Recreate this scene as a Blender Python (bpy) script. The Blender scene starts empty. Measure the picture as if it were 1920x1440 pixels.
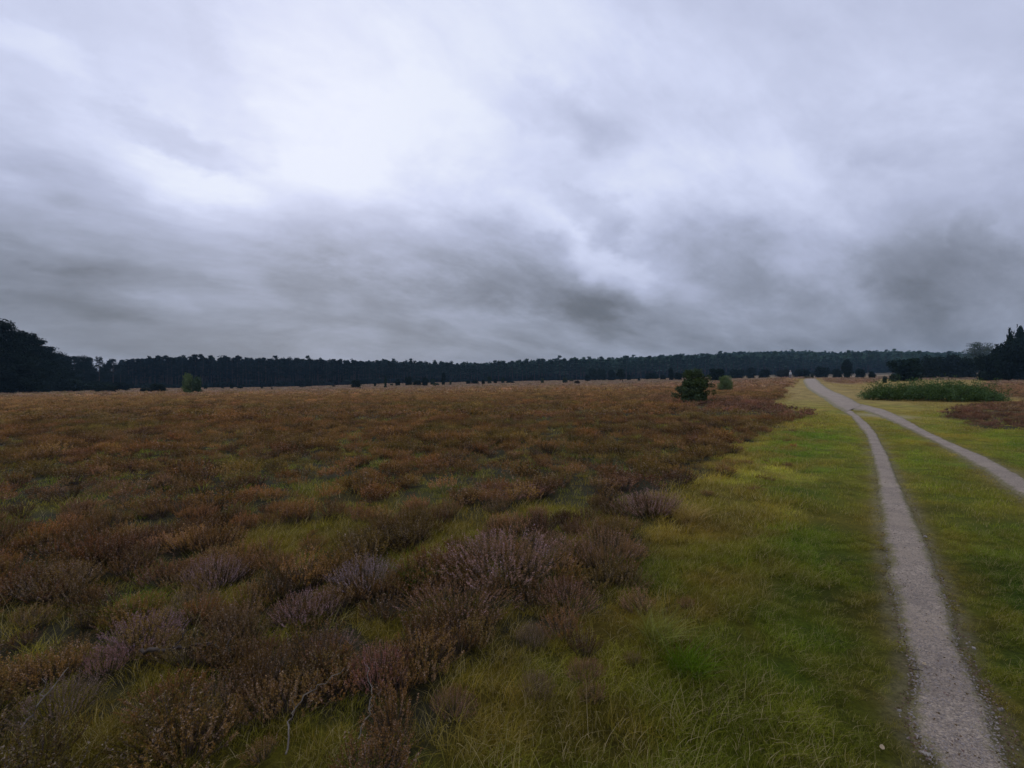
import bpy, math, random
import numpy as np
from mathutils import Matrix, Vector

R = math.radians
DENOISE = True
rng = np.random.default_rng(11)
random.seed(5)
sc = bpy.context.scene
COL = sc.collection

# ------------------------------------------------------------------ camera
FPX, CX, CY = 900.0, 960.0, 720.0          # photo pixels
PITCH, ROLL, EYE = -0.25, -0.477, 1.6
cam_d = bpy.data.cameras.new('camera')
cam = bpy.data.objects.new('camera', cam_d)
COL.objects.link(cam)
CM = (Matrix.Rotation(R(90 + PITCH), 3, 'X') @ Matrix.Rotation(R(ROLL), 3, 'Z'))
cam.matrix_world = Matrix.Translation((0, 0, EYE)) @ CM.to_4x4()
cam_d.sensor_width = 36
cam_d.lens = FPX / 1920 * 36
cam_d.clip_start = 0.05
cam_d.clip_end = 6000
sc.camera = cam
CMN = np.array(CM)

# ------------------------------------------------------------------ world
SUN_EL, SUN_AZ = 31.0, -22.0               # azimuth from +Y, negative = left
world = bpy.data.worlds.new('World')
sc.world = world
world.use_nodes = True
W = world.node_tree
W.nodes.clear()


def nd(t, kind, **kw):
    n = t.nodes.new(kind)
    for k, v in kw.items():
        setattr(n, k, v)
    return n


def plug(t, sock, v):
    if hasattr(v, 'is_output') or hasattr(v, 'links'):
        t.links.new(v, sock)
    else:
        sock.default_value = v


def mth(t, op, a, b=None, c=None, clamp=False):
    n = nd(t, 'ShaderNodeMath', operation=op, use_clamp=clamp)
    plug(t, n.inputs[0], a)
    if b is not None:
        plug(t, n.inputs[1], b)
    if c is not None:
        plug(t, n.inputs[2], c)
    return n.outputs[0]


def vmth(t, op, a, b=None, out=0):
    n = nd(t, 'ShaderNodeVectorMath', operation=op)
    plug(t, n.inputs[0], a)
    if b is not None:
        plug(t, n.inputs['Scale'] if op == 'SCALE' else n.inputs[1], b)
    return n.outputs[out]


def smooth(t, v, lo, hi, o0=0.0, o1=1.0):
    n = nd(t, 'ShaderNodeMapRange', interpolation_type='SMOOTHSTEP')
    plug(t, n.inputs[0], v)
    for i, x in enumerate((lo, hi, o0, o1)):
        plug(t, n.inputs[i + 1], x)
    return n.outputs[0]


def noise(t, vec, scale, detail=4, rough=.5, dist=0.0, out='Fac', dim='3D'):
    n = nd(t, 'ShaderNodeTexNoise', noise_dimensions=dim)
    plug(t, n.inputs['Vector'], vec)
    n.inputs['Scale'].default_value = scale
    n.inputs['Detail'].default_value = detail
    n.inputs['Roughness'].default_value = rough
    n.inputs['Distortion'].default_value = dist
    return n.outputs[out]


def mixc(t, f, a, b, mode='MIX'):
    n = nd(t, 'ShaderNodeMix', data_type='RGBA', blend_type=mode)
    plug(t, n.inputs[0], f)
    plug(t, n.inputs[6], a)
    plug(t, n.inputs[7], b)
    return n.outputs[2]


def comb(t, x, y, z):
    n = nd(t, 'ShaderNodeCombineXYZ')
    for i, v in enumerate((x, y, z)):
        plug(t, n.inputs[i], v)
    return n.outputs[0]


def ray_dir(px, py):
    v = CMN @ np.array([(px - CX) / FPX, -(py - CY) / FPX, -1.0])
    return v / np.linalg.norm(v)


STREAK = R(58)                              # compass direction the cloud streaks run to
ZOFF = 0.40


def cloud_uv(d):
    p = np.array([d[0], d[1]]) / (d[2] + ZOFF)
    s, c = math.sin(STREAK), math.cos(STREAK)
    return np.array([p[0] * s + p[1] * c, -p[0] * c + p[1] * s])     # along, across


def build_world(t):
    tc = nd(t, 'ShaderNodeTexCoord')
    d = vmth(t, 'NORMALIZE', tc.outputs['Generated'])
    sep = nd(t, 'ShaderNodeSeparateXYZ')
    t.links.new(d, sep.inputs[0])
    dx, dy, dz = sep.outputs
    zz = mth(t, 'ADD', mth(t, 'MAXIMUM', dz, 0.0), ZOFF)
    px, py = mth(t, 'DIVIDE', dx, zz), mth(t, 'DIVIDE', dy, zz)
    s, c = math.sin(STREAK), math.cos(STREAK)
    al = mth(t, 'ADD', mth(t, 'MULTIPLY', px, s), mth(t, 'MULTIPLY', py, c))
    ac = mth(t, 'SUBTRACT', mth(t, 'MULTIPLY', py, s), mth(t, 'MULTIPLY', px, c))
    uv = comb(t, al, ac, 0.0)
    # domain warp so that cloud edges are ragged
    w = vmth(t, 'SUBTRACT', noise(t, uv, 3.4, 6, .6, out='Color'), (.5, .5, .5))
    uvw = vmth(t, 'ADD', uv, vmth(t, 'SCALE', w, 0.30))
    sw = nd(t, 'ShaderNodeSeparateXYZ')
    t.links.new(uvw, sw.inputs[0])
    al2, ac2 = sw.outputs[0], sw.outputs[1]

    EDGE_N = noise(t, comb(t, mth(t, 'MULTIPLY', al, .8), ac, 1.7), 5.8, 9, .60)

    def blob(c, e1, e2, amt):
        """soft cloud patch given by its middle and the ends of its long and short half axes"""
        u0, u1, u2 = (cloud_uv(ray_dir(*q)) for q in (c, e1, e2))
        Mi = np.linalg.inv(np.stack([u1 - u0, u2 - u0], 1))
        a = mth(t, 'SUBTRACT', al2, float(u0[0]))
        b = mth(t, 'SUBTRACT', ac2, float(u0[1]))
        a2 = mth(t, 'ADD', mth(t, 'MULTIPLY', a, float(Mi[0, 0])), mth(t, 'MULTIPLY', b, float(Mi[0, 1])))
        b2 = mth(t, 'ADD', mth(t, 'MULTIPLY', a, float(Mi[1, 0])), mth(t, 'MULTIPLY', b, float(Mi[1, 1])))
        r2 = mth(t, 'ADD', mth(t, 'MULTIPLY', a2, a2), mth(t, 'MULTIPLY', b2, b2))
        r2 = mth(t, 'ADD', r2, mth(t, 'MULTIPLY', mth(t, 'SUBTRACT', EDGE_N, .5), 3.2))
        g = smooth(t, r2, -.1, 2.0, 1.0, 0.0)
        return mth(t, 'MULTIPLY', g, amt * .85)

    # brightness of the cloud deck, a sum of soft terms
    tot = smooth(t, dz, 0.09, 0.38, 0.385, 0.77)
    sx = math.sin(R(SUN_AZ)) * math.cos(R(SUN_EL)), math.cos(R(SUN_AZ)) * math.cos(R(SUN_EL)), math.sin(R(SUN_EL))
    dot = vmth(t, 'DOT_PRODUCT', d, sx, out=1)
    tot = mth(t, 'ADD', tot, smooth(t, dot, 0.86, 1.0, 0.0, 0.05))
    # broad lumps and streaks of the deck
    st1 = noise(t, comb(t, mth(t, 'MULTIPLY', al, 0.6), ac, 3.3), 2.9, 8, .58, 0.3)
    st1 = smooth(t, st1, .30, .70)
    tot = mth(t, 'ADD', tot, mth(t, 'MULTIPLY', mth(t, 'SUBTRACT', st1, .5), 0.17))
    st2 = noise(t, comb(t, mth(t, 'MULTIPLY', al, 0.7), ac, 8.1), 8.0, 8, .62, 0.3)
    tot = mth(t, 'ADD', tot, mth(t, 'MULTIPLY', mth(t, 'SUBTRACT', st2, .5), 0.15))
    for b in BLOBS:
        tot = mth(t, 'ADD', tot, blob(*b))
    tot = mth(t, 'MAXIMUM', mth(t, 'MINIMUM', tot, .93), 0.12)
    ramp = nd(t, 'ShaderNodeValToRGB')
    t.links.new(tot, ramp.inputs[0])
    cr = ramp.color_ramp
    cr.elements[0].position, cr.elements[0].color = 0.0, (.06, .065, .08, 1)
    cr.elements[1].position, cr.elements[1].color = 1.0, (.88, .93, 1.0, 1)
    for p, c4 in ((.22, (.135, .145, .175)), (.42, (.275, .30, .385)), (.62, (.465, .505, .68)), (.80, (.665, .715, .93)), (.92, (.80, .85, 1.0))):
        e = cr.elements.new(p)
        e.color = (*c4, 1)
    sky = nd(t, 'ShaderNodeTexSky', sky_type='NISHITA', sun_disc=False)
    sky.sun_elevation = R(SUN_EL)
    sky.sun_rotation = R(SUN_AZ)
    b1 = nd(t, 'ShaderNodeBackground')
    t.links.new(sky.outputs[0], b1.inputs[0])
    b1.inputs[1].default_value = 0.08
    b2 = nd(t, 'ShaderNodeBackground')
    t.links.new(ramp.outputs[0], b2.inputs[0])
    b2.inputs[1].default_value = 1.0
    mx = nd(t, 'ShaderNodeMixShader')
    mx.inputs[0].default_value = 0.94
    t.links.new(b1.outputs[0], mx.inputs[1])
    t.links.new(b2.outputs[0], mx.inputs[2])
    out = nd(t, 'ShaderNodeOutputWorld')
    t.links.new(mx.outputs[0], out.inputs[0])


BLOBS = [  # photo positions looked at: middle, end of the long half axis, end of the short one, amount
    ((680, 200), (900, 250), (660, 20), .09), ((600, 350), (860, 380), (600, 280), .07), ((340, 335), (480, 385), (355, 295), .10),
    ((60, 110), (160, 140), (70, 80), .10), ((350, 255), (460, 300), (365, 222), -.14), ((430, 180), (490, 300), (470, 170), -.06),
    ((150, 190), (300, 250), (170, 120), -.04), ((150, 330), (330, 420), (190, 270), -.08), ((90, 430), (240, 480), (110, 370), -.08),
    ((920, 510), (1150, 595), (970, 440), -.15), ((1000, 550), (1130, 600), (1015, 520), -.06), ((1105, 410), (1190, 445), (1120, 375), -.17),
    ((1350, 480), (1500, 540), (1370, 400), -.12), ((1280, 440), (1340, 500), (1310, 400), -.05), ((1720, 520), (1880, 540), (1720, 455), -.11), ((1850, 440), (1900, 470), (1860, 400), -.08),
    ((1050, 215), (1230, 260), (1070, 175), -.10), ((1160, 510), (1230, 560), (1190, 475), .16), ((1000, 410), (1100, 460), (1010, 370), .07), ((1480, 440), (1560, 520), (1540, 420), .06),
    ((100, 540), (300, 590), (110, 490), -.10), ((450, 560), (640, 600), (460, 530), -.06), ((640, 545), (760, 600), (660, 515), -.07),
    ((500, 430), (600, 480), (520, 400), -.03), ((1640, 250), (1800, 260), (1650, 180), -.07), ((1250, 320), (1400, 360), (1250, 240), .05),
    ((1300, 90), (1500, 110), (1300, 10), .05), ((1700, 640), (2000, 650), (1700, 590), -.05), ((1180, 575), (1230, 600), (1190, 555), -.06)]
build_world(W)

sun_d = bpy.data.lights.new('sun', 'SUN')
sun_d.energy = 0.5
sun_d.angle = R(25)
sun_d.color = (1.0, .96, .90)
sun = bpy.data.objects.new('sun', sun_d)
COL.objects.link(sun)
sun.rotation_euler = (R(90 - SUN_EL), 0, R(180 - SUN_AZ))
sc.view_settings.view_transform = 'Standard'
sc.view_settings.look = 'None'
sc.view_settings.exposure = 0
sc.view_settings.gamma = 1
sc.cycles.use_denoising = DENOISE
sc.cycles.max_bounces = 5
sc.cycles.diffuse_bounces = 3
sc.cycles.glossy_bounces = 1
sc.cycles.transmission_bounces = 2
sc.cycles.volume_bounces = 0

# ------------------------------------------------------------------ terrain
UK = np.array([-1.3, -.5, -.18, .16, .38, .6, .82, 1.1])
DK = np.array([0., 30, 60, 100, 200, 300, 600, 1200])
ZT = np.array([[0] * 8, [0, 0, 0, .02, .06, .10, .10, .10],
               [0, 0, .05, .2, .4, .65, .6, .55],
               [0, 0, .2, .5, .9, 1.72, 1.45, 1.3],
               [0, 0, .9, 1.5, 2.2, 1.9, 2.2, 2.6],
               [.3, .5, 2.0, 2.6, 3.2, 3.5, 5, 6],
               [2, 4, 6, 10, 20, 25, 24, 22],
               [2, 4, 6, 10, 25, 30, 30, 25]], float)


def hsh(ix, iy, seed):
    h = (ix.astype(np.int64) * 374761393 + iy.astype(np.int64) * 668265263 + seed * 1442695041) & 0x7fffffff
    h = ((h ^ (h >> 13)) * 1274126177) & 0x7fffffff
    return ((h ^ (h >> 16)) & 0xffff) / 65535.0


def vn(x, y, s, seed=0, octv=1):
    """value noise 0..1, feature size s metres"""
    x = np.asarray(x, float); y = np.asarray(y, float)
    tot = 0; amp = 1; nrm = 0
    for o in range(octv):
        a, b = x / s + 57.3 * o, y / s - 31.7 * o
        ix, iy = np.floor(a), np.floor(b)
        fx, fy = a - ix, b - iy
        fx = fx * fx * (3 - 2 * fx); fy = fy * fy * (3 - 2 * fy)
        v = ((hsh(ix, iy, seed + o) * (1 - fx) + hsh(ix + 1, iy, seed + o) * fx) * (1 - fy)
             + (hsh(ix, iy + 1, seed + o) * (1 - fx) + hsh(ix + 1, iy + 1, seed + o) * fx) * fy)
        tot = tot + v * amp; nrm += amp; amp *= .5; s = s / 2.1
    return tot / nrm


def sstep(v, a, b):
    t = np.clip((v - a) / (b - a), 0, 1)
    return t * t * (3 - 2 * t)


def base_z(x, y):
    x = np.asarray(x, float); y = np.asarray(y, float)
    yy = np.clip(y, 0, 1199)
    u = np.clip(x / np.maximum(y, 30), UK[0], UK[-1] - 1e-6)
    i = np.clip(np.searchsorted(DK, yy, side='right') - 1, 0, len(DK) - 2)
    j = np.clip(np.searchsorted(UK, u, side='right') - 1, 0, len(UK) - 2)
    fu = (u - UK[j]) / (UK[j + 1] - UK[j])
    fu = fu * fu * (3 - 2 * fu)

    def row(k):
        k = np.clip(k, 0, len(DK) - 1)
        return ZT[k, j] * (1 - fu) + ZT[k, j + 1] * fu
    d0, d1 = DK[i], DK[i + 1]
    h = d1 - d0
    t = (yy - d0) / h
    p0, p1 = row(i), row(i + 1)
    im, ip = np.clip(i - 1, 0, None), np.clip(i + 2, None, len(DK) - 1)
    m0 = (p1 - row(im)) / (d1 - DK[im])
    m1 = (row(ip) - p0) / (DK[ip] - d0)
    t2, t3 = t * t, t * t * t
    return (2 * t3 - 3 * t2 + 1) * p0 + (t3 - 2 * t2 + t) * h * m0 + (-2 * t3 + 3 * t2) * p1 + (t3 - t2) * h * m1


def at(px, py, dmax=600):
    """point of the terrain seen at a pixel of the photograph"""
    d = CMN @ np.array([(px - CX) / FPX, -(py - CY) / FPX, -1.0])
    d = d / d[1]
    ys = np.concatenate([np.linspace(.5, 60, 2400), np.linspace(60, dmax, 3000)])
    z = EYE + d[2] * ys
    g = base_z(d[0] * ys, ys)
    k = np.nonzero(z <= g)[0]
    y = ys[k[0]] if len(k) else dmax
    return np.array([d[0] * y, y, float(base_z(d[0] * y, y))])


def at_depth(px, depth):
    d = CMN @ np.array([(px - CX) / FPX, (CY - 715) / FPX, -1.0])
    d = d / d[1]
    return np.array([d[0] * depth, depth, float(base_z(d[0] * depth, depth))])


def to_px(P):
    v = (np.asarray(P, float) - np.array([0, 0, EYE])) @ CMN
    return CX + FPX * v[..., 0] / -v[..., 2], CY - FPX * v[..., 1] / -v[..., 2]


# path outline: rows of (left point, right point) in photo pixels, turned into ground points
L_TRACK = [((1793, 1750), (1985, 1750)), ((1768, 1580), (1940, 1580)), ((1744, 1440), (1893, 1440)), ((1714, 1390), (1880, 1390)), ((1700, 1340), (1862, 1340)), ((1712, 1290), (1834, 1290)),
           ((1708, 1245), (1811, 1245)), ((1688, 1190), (1796, 1190)), ((1677, 1130), (1776, 1130)), ((1664, 1080), (1757, 1080)),
           ((1656, 1010), (1733, 1010)), ((1650, 950), (1708, 950)), ((1644, 900), (1684, 900)), ((1637, 860), (1668, 860)),
           ((1623, 815), (1645, 815)), ((1608, 797), (1631, 797)), ((1596, 782), (1613, 782)), ((1582, 773), (1597, 770))]
R_TRACK = [((2160, 1120), (2280, 1120)), ((2010, 990), (2090, 990)), ((1903, 925), (1960, 925)), ((1840, 880), (1893, 880)), ((1800, 856), (1845, 856)), ((1755, 832), (1787, 832)), ((1712, 810), (1740, 810)),
           ((1680, 794), (1712, 794)), ((1652, 783), (1688, 780)), ((1620, 770), (1659, 768)), ((1590, 768), (1619, 758))]
TRUNKP = [((1584, 774), (1606, 765)), ((1577, 770), (1622, 760)), ((1566, 765), (1610, 755)), ((1552, 755), (1599, 748)), ((1540, 746), (1584, 741)),
          ((1528, 739), (1570, 736)), ((1516, 732), (1556, 729)), ((1508, 723), (1545, 722)), ((1505, 715), (1537, 715)), ((1507, 710.5), (1531, 710.5))]


def rail(rows):
    return [(at(*a), at(*b)) for a, b in rows]


RAILS = [rail(L_TRACK), rail(R_TRACK), rail(TRUNKP)]


def seg_dist(x, y, rails):
    """signed-ish distance outside the track (0 inside)"""
    best = np.full(np.shape(x), 1e9)
    for r in rails:
        for (a0, b0), (a1, b1) in zip(r[:-1], r[1:]):
            c0, c1 = (a0 + b0) / 2, (a1 + b1) / 2
            w0, w1 = np.linalg.norm(a0 - b0) / 2, np.linalg.norm(a1 - b1) / 2
            ex, ey = c1[0] - c0[0], c1[1] - c0[1]
            L2 = ex * ex + ey * ey + 1e-9
            t = np.clip(((x - c0[0]) * ex + (y - c0[1]) * ey) / L2, 0, 1)
            dd = np.hypot(x - c0[0] - t * ex, y - c0[1] - t * ey) - (w0 + (w1 - w0) * t)
            best = np.minimum(best, dd)
    return best


def ground_z(x, y, pd=None):
    x = np.asarray(x, float); y = np.asarray(y, float)
    if pd is None:
        pd = seg_dist(x, y, RAILS)
    fade = 1 - sstep(np.hypot(x, y), 15, 40)
    m = sstep(pd, .05, .8) * fade
    return base_z(x, y) + m * (.07 * (vn(x, y, 1.1, 3, 2) - .5) + .012 * (vn(x, y, .35, 8) - .5)) + .02 * m


# zones -------------------------------------------------------------
HEATH_PX = [(700, 1900), (840, 1500), (900, 1400), (960, 1340), (1090, 1290), (1165, 1200), (1205, 1100), (1240, 1030), (1285, 960), (1325, 905),
            (1400, 850), (1435, 812), (1470, 795), (1520, 783), (1529, 768), (1505, 757), (1478, 746), (1483, 735), (1486, 722), (1486, 712)]
HEATH = np.array([at(*p)[:2] for p in HEATH_PX] + [[58, 110], [58, 320]])


def heath_side(x, y):
    """metres inside the heath (positive) or out on the grass (negative), left of the path"""
    best = np.full(np.shape(x), 1e9); sgn = np.ones(np.shape(x))
    for p, q in zip(HEATH[:-1], HEATH[1:]):
        e = q - p
        t = np.clip(((x - p[0]) * e[0] + (y - p[1]) * e[1]) / (e @ e), 0, 1)
        dx, dy = x - p[0] - t * e[0], y - p[1] - t * e[1]
        dd = np.hypot(dx, dy)
        s = np.sign(e[0] * dy - e[1] * dx)
        sgn = np.where(dd < best, s, sgn); best = np.minimum(best, dd)
    return best * sgn


def gaus(px, py, cx, cy, rx, ry):
    return np.exp(-((px - cx) / rx) ** 2 - ((py - cy) / ry) ** 2)


# patches of the ground described by the pixel where they lie: world ellipses
def patch(x, y, cx, cy, wpx, hpx):
    c = at(cx, cy)
    rx = wpx / FPX * c[1]
    ry = max(abs(at(cx, cy - hpx)[1] - c[1]), .15) if cy - hpx > 722 else c[1] * .4
    return np.exp(-((x - c[0]) / rx) ** 2 - ((y - c[1]) / ry) ** 2)


GREEN_PATCH = [(560, 1010, 130, 35), (770, 1060, 60, 45), (1030, 960, 90, 18), (860, 1000, 60, 25), (240, 1140, 60, 25), (100, 1320, 90, 45), (560, 1400, 160, 60),
               (200, 1400, 110, 50), (920, 1280, 110, 50), (450, 1130, 70, 30), (730, 1180, 60, 25), (320, 1290, 90, 30), (1120, 1190, 60, 50)]


def right_heath(x, y):
    ys = np.maximum(y, 3)
    q = np.stack([x, ys, base_z(x, ys)], -1)
    px, py = to_px(q)
    v = np.full(np.shape(x), -2.0)
    for cx, cy, rx, ry in ((1895, 780, 135, 27), (1905, 728, 80, 20), (1592, 713, 62, 8), (1790, 708, 120, 5), (2000, 760, 90, 60)):
        v = np.maximum(v, 1 - ((px - cx) / rx) ** 2 - ((py - cy) / ry) ** 2)
    return np.where((y > 9) & (x > .6 * y), v, -2.0)


def zone(x, y):
    """heather cover 0..1 and how green the rest is"""
    x = np.asarray(x, float); y = np.asarray(y, float)
    hs = heath_side(x, y) + (vn(x, y, .9, 21, 2) - .5) * (1.0 + .02 * y)
    left = sstep(hs, -.12, .35)
    g = np.zeros(np.shape(x))
    near = sstep(y, 0, 14)
    for p in GREEN_PATCH:
        g = np.maximum(g, patch(x, y, *p))
    gn = vn(x, y, .9, 33, 2)
    cover = left * (1 - .95 * sstep(g, .35, .75)) * (1 - (1 - near) * .6 * sstep(gn, .52, .66))
    rh = right_heath(x, y)
    rr = sstep(rh + (vn(x, y, 2.5, 5, 3) - .5) * .8, .0, .35) * .95
    far = sstep(y, 95, 125)
    pd = seg_dist(x, y, RAILS)
    right = np.maximum(rr, far * .8)
    inside = np.where(hs > -.12, cover, right)
    inside = inside * sstep(pd, .3, .9)
    return inside, g, pd, hs


def lerp(a, b, t):
    t = np.asarray(t)[..., None]
    return np.asarray(a) * (1 - t) + np.asarray(b) * t


RUST, BROWN, OLIVE, PINK, MAUVE, TAN = (.285, .170, .090), (.235, .155, .090), (.20, .175, .065), (.33, .21, .19), (.42, .25, .31), (.225, .19, .18)


def heather_col(x, y):
    r = np.hypot(x, y)
    c = lerp(RUST, BROWN, sstep(vn(x, y, 3.0, 71, 3), .35, .65))
    c = lerp(c, OLIVE, .75 * sstep(vn(x, y, 2.2 + 0 * r, 77, 3), .50, .70) * (1 - .6 * sstep(r, 30, 80)))
    c = lerp(c, PINK, .55 * sstep(vn(x, y, 1.4, 91, 2), .58, .75) * (1 - sstep(r, 6, 30)))
    # the redder heath beside the path and on the right
    red = np.maximum.reduce([patch(x, y, 1400, 760, 130, 22), patch(x, y, 1350, 725, 160, 8), patch(x, y, 1230, 930, 70, 30), np.clip(right_heath(x, y) + .4, 0, 1)])
    c = lerp(c, (.225, .125, .13), .8 * sstep(red, .15, .6))
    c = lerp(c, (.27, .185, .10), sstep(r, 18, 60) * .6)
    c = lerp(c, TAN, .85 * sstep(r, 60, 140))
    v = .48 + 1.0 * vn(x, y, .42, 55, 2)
    return c * lerp((1.02, .84, .46), (1.66, 1.42, .95), sstep(r, 10, 90)) * v[..., None]  # heather darker near the viewer: lens vignetting put into its colour


GR_Y, GR_G, GR_D, GR_S = (.32, .27, .085), (.20, .235, .055), (.125, .225, .035), (.38, .27, .12)


def grass_col(x, y, pd, hs):
    r = np.hypot(x, y)
    c = lerp(GR_G, GR_Y, sstep(vn(x, y, 1.8, 101, 3), .38, .66))
    # lush strip along the left edge of the near track, drier towards the heath
    wd_ = np.clip(.11 * r, .38, 1.3)
    c = lerp(c, GR_D, .85 * np.exp(-((pd - wd_) / wd_) ** 2) * sstep(vn(x, y, 1.5, 111, 2), .22, .5) * (1 - sstep(r, 16, 26)))
    c = lerp(c, (.46, .42, .16), .75 * sstep(np.maximum(patch(x, y, 1345, 925, 110, 38), patch(x, y, 1420, 880, 90, 25)) + .5 * (vn(x, y, .8, 77, 2) - .5), .25, .8))
    c = lerp(c, (.48, .33, .15), .7 * sstep(patch(x, y, 1285, 990, 70, 30), .3, .8))
    c = lerp(c, GR_S, .6 * np.exp(-(hs / .5) ** 2) * sstep(vn(x, y, .8, 17), .4, .6))
    c = lerp(c, (.235, .175, .085), .75 * sstep(vn(x, y, .55, 131, 3), .46, .64) * (1 - .6 * np.exp(-((pd - .45) / .4) ** 2)))
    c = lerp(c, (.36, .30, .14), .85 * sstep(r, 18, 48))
    c = lerp(c, (.30, .23, .12), .45 * np.exp(-(pd / .10) ** 2))
    c = lerp(c, (.085, .185, .035), .8 * np.exp(-((pd - .55) / .45) ** 2) * (hs < -2.2) * (1 - sstep(r, 4.5, 8)) * (x > .95 * y))
    k_ = lerp((.84, .80, .21), (1.40, 1.34, .50), sstep(r, 3.5, 12))  # near grass darker: partly its own tone, partly vignetting painted into the colour
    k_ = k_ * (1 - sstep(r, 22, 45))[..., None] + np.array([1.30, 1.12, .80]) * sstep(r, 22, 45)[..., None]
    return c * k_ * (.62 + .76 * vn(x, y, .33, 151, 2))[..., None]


# ------------------------------------------------------------------ materials
def new_mat(name):
    m = bpy.data.materials.new(name)
    m.use_nodes = True
    m.node_tree.nodes.clear()
    return m, m.node_tree


def leaf_mat(name, mode, stem=(.09, .07, .055), trans=.25, fixed=None, var=.9, pale=None):
    """foliage: base colour from the instance or the object, varied by the mesh attribute vc
    (x: woody 0 .. leafy 1, y: random per leaf)"""
    m, t = new_mat(name)
    va = nd(t, 'ShaderNodeAttribute', attribute_name='vc')
    sp = nd(t, 'ShaderNodeSeparateXYZ')
    t.links.new(va.outputs['Vector'], sp.inputs[0])
    if mode == 'inst':
        a = nd(t, 'ShaderNodeAttribute', attribute_type='INSTANCER', attribute_name='tipcol').outputs['Vector']
    elif mode == 'obj':
        a = nd(t, 'ShaderNodeObjectInfo').outputs['Color']
    else:
        a = (*fixed, 1)
    c = mixc(t, sp.outputs[0], (*stem, 1), a)
    if pale:      # some sprigs have faded, papery tips
        c = mixc(t, mth(t, 'MULTIPLY', smooth(t, sp.outputs[1], .55, .95), mth(t, 'MULTIPLY', sp.outputs[0], .55)), c, (*pale, 1))
    k = mth(t, 'ADD', mth(t, 'MULTIPLY', sp.outputs[1], var), 1 - var / 2)
    c = mixc(t, 1.0, c, comb(t, k, k, mth(t, 'MULTIPLY', k, k)), 'MULTIPLY')
    dfs = nd(t, 'ShaderNodeBsdfDiffuse')
    t.links.new(c, dfs.inputs[0])
    res = dfs.outputs[0]
    if trans > 0:
        tr = nd(t, 'ShaderNodeBsdfTranslucent')
        t.links.new(c, tr.inputs[0])
        mx = nd(t, 'ShaderNodeMixShader')
        mx.inputs[0].default_value = trans
        t.links.new(res, mx.inputs[1]); t.links.new(tr.outputs[0], mx.inputs[2])
        res = mx.outputs[0]
    o = nd(t, 'ShaderNodeOutputMaterial')
    t.links.new(res, o.inputs[0])
    return m


def simple_mat(name, col, col2=None, scale=8.0, rough=.85, bump=0.0, bscale=40):
    m, t = new_mat(name)
    b = nd(t, 'ShaderNodeBsdfPrincipled')
    b.inputs['Roughness'].default_value = rough
    b.inputs['Specular IOR Level'].default_value = .2
    tc = nd(t, 'ShaderNodeTexCoord').outputs['Object']
    if col2:
        f = smooth(t, noise(t, tc, scale, 5, .6), .35, .65)
        t.links.new(mixc(t, f, (*col, 1), (*col2, 1)), b.inputs['Base Color'])
    else:
        b.inputs['Base Color'].default_value = (*col, 1)
    if bump:
        bm_ = nd(t, 'ShaderNodeBump')
        bm_.inputs['Strength'].default_value = bump
        bm_.inputs['Distance'].default_value = .01
        t.links.new(noise(t, tc, bscale, 4, .6), bm_.inputs['Height'])
        t.links.new(bm_.outputs[0], b.inputs['Normal'])
    o = nd(t, 'ShaderNodeOutputMaterial')
    t.links.new(b.outputs[0], o.inputs[0])
    return m


def ground_mat():
    m, t = new_mat('heath_soil')
    b = nd(t, 'ShaderNodeBsdfPrincipled')
    b.inputs['Roughness'].default_value = .95
    b.inputs['Specular IOR Level'].default_value = .1
    pos = nd(t, 'ShaderNodeNewGeometry').outputs['Position']
    a = nd(t, 'ShaderNodeAttribute', attribute_name='gcol').outputs['Color']
    n1 = noise(t, pos, 38, 8, .8)
    n2 = noise(t, pos, .9, 5, .6)
    n3 = noise(t, pos, 3.5, 5, .65)
    k = mth(t, 'ADD', mth(t, 'ADD', mth(t, 'MULTIPLY', smooth(t, n1, .30, .70), .9), mth(t, 'MULTIPLY', n2, .5)), mth(t, 'MULTIPLY', n3, .9))
    k = mth(t, 'SUBTRACT', k, .1)
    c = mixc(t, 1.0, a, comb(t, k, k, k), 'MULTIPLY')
    t.links.new(c, b.inputs['Base Color'])
    bm_ = nd(t, 'ShaderNodeBump')
    bm_.inputs['Strength'].default_value = .8
    bm_.inputs['Distance'].default_value = .05
    t.links.new(mth(t, 'ADD', n1, n3), bm_.inputs['Height'])
    t.links.new(bm_.outputs[0], b.inputs['Normal'])
    o = nd(t, 'ShaderNodeOutputMaterial')
    t.links.new(b.outputs[0], o.inputs[0])
    return m


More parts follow.
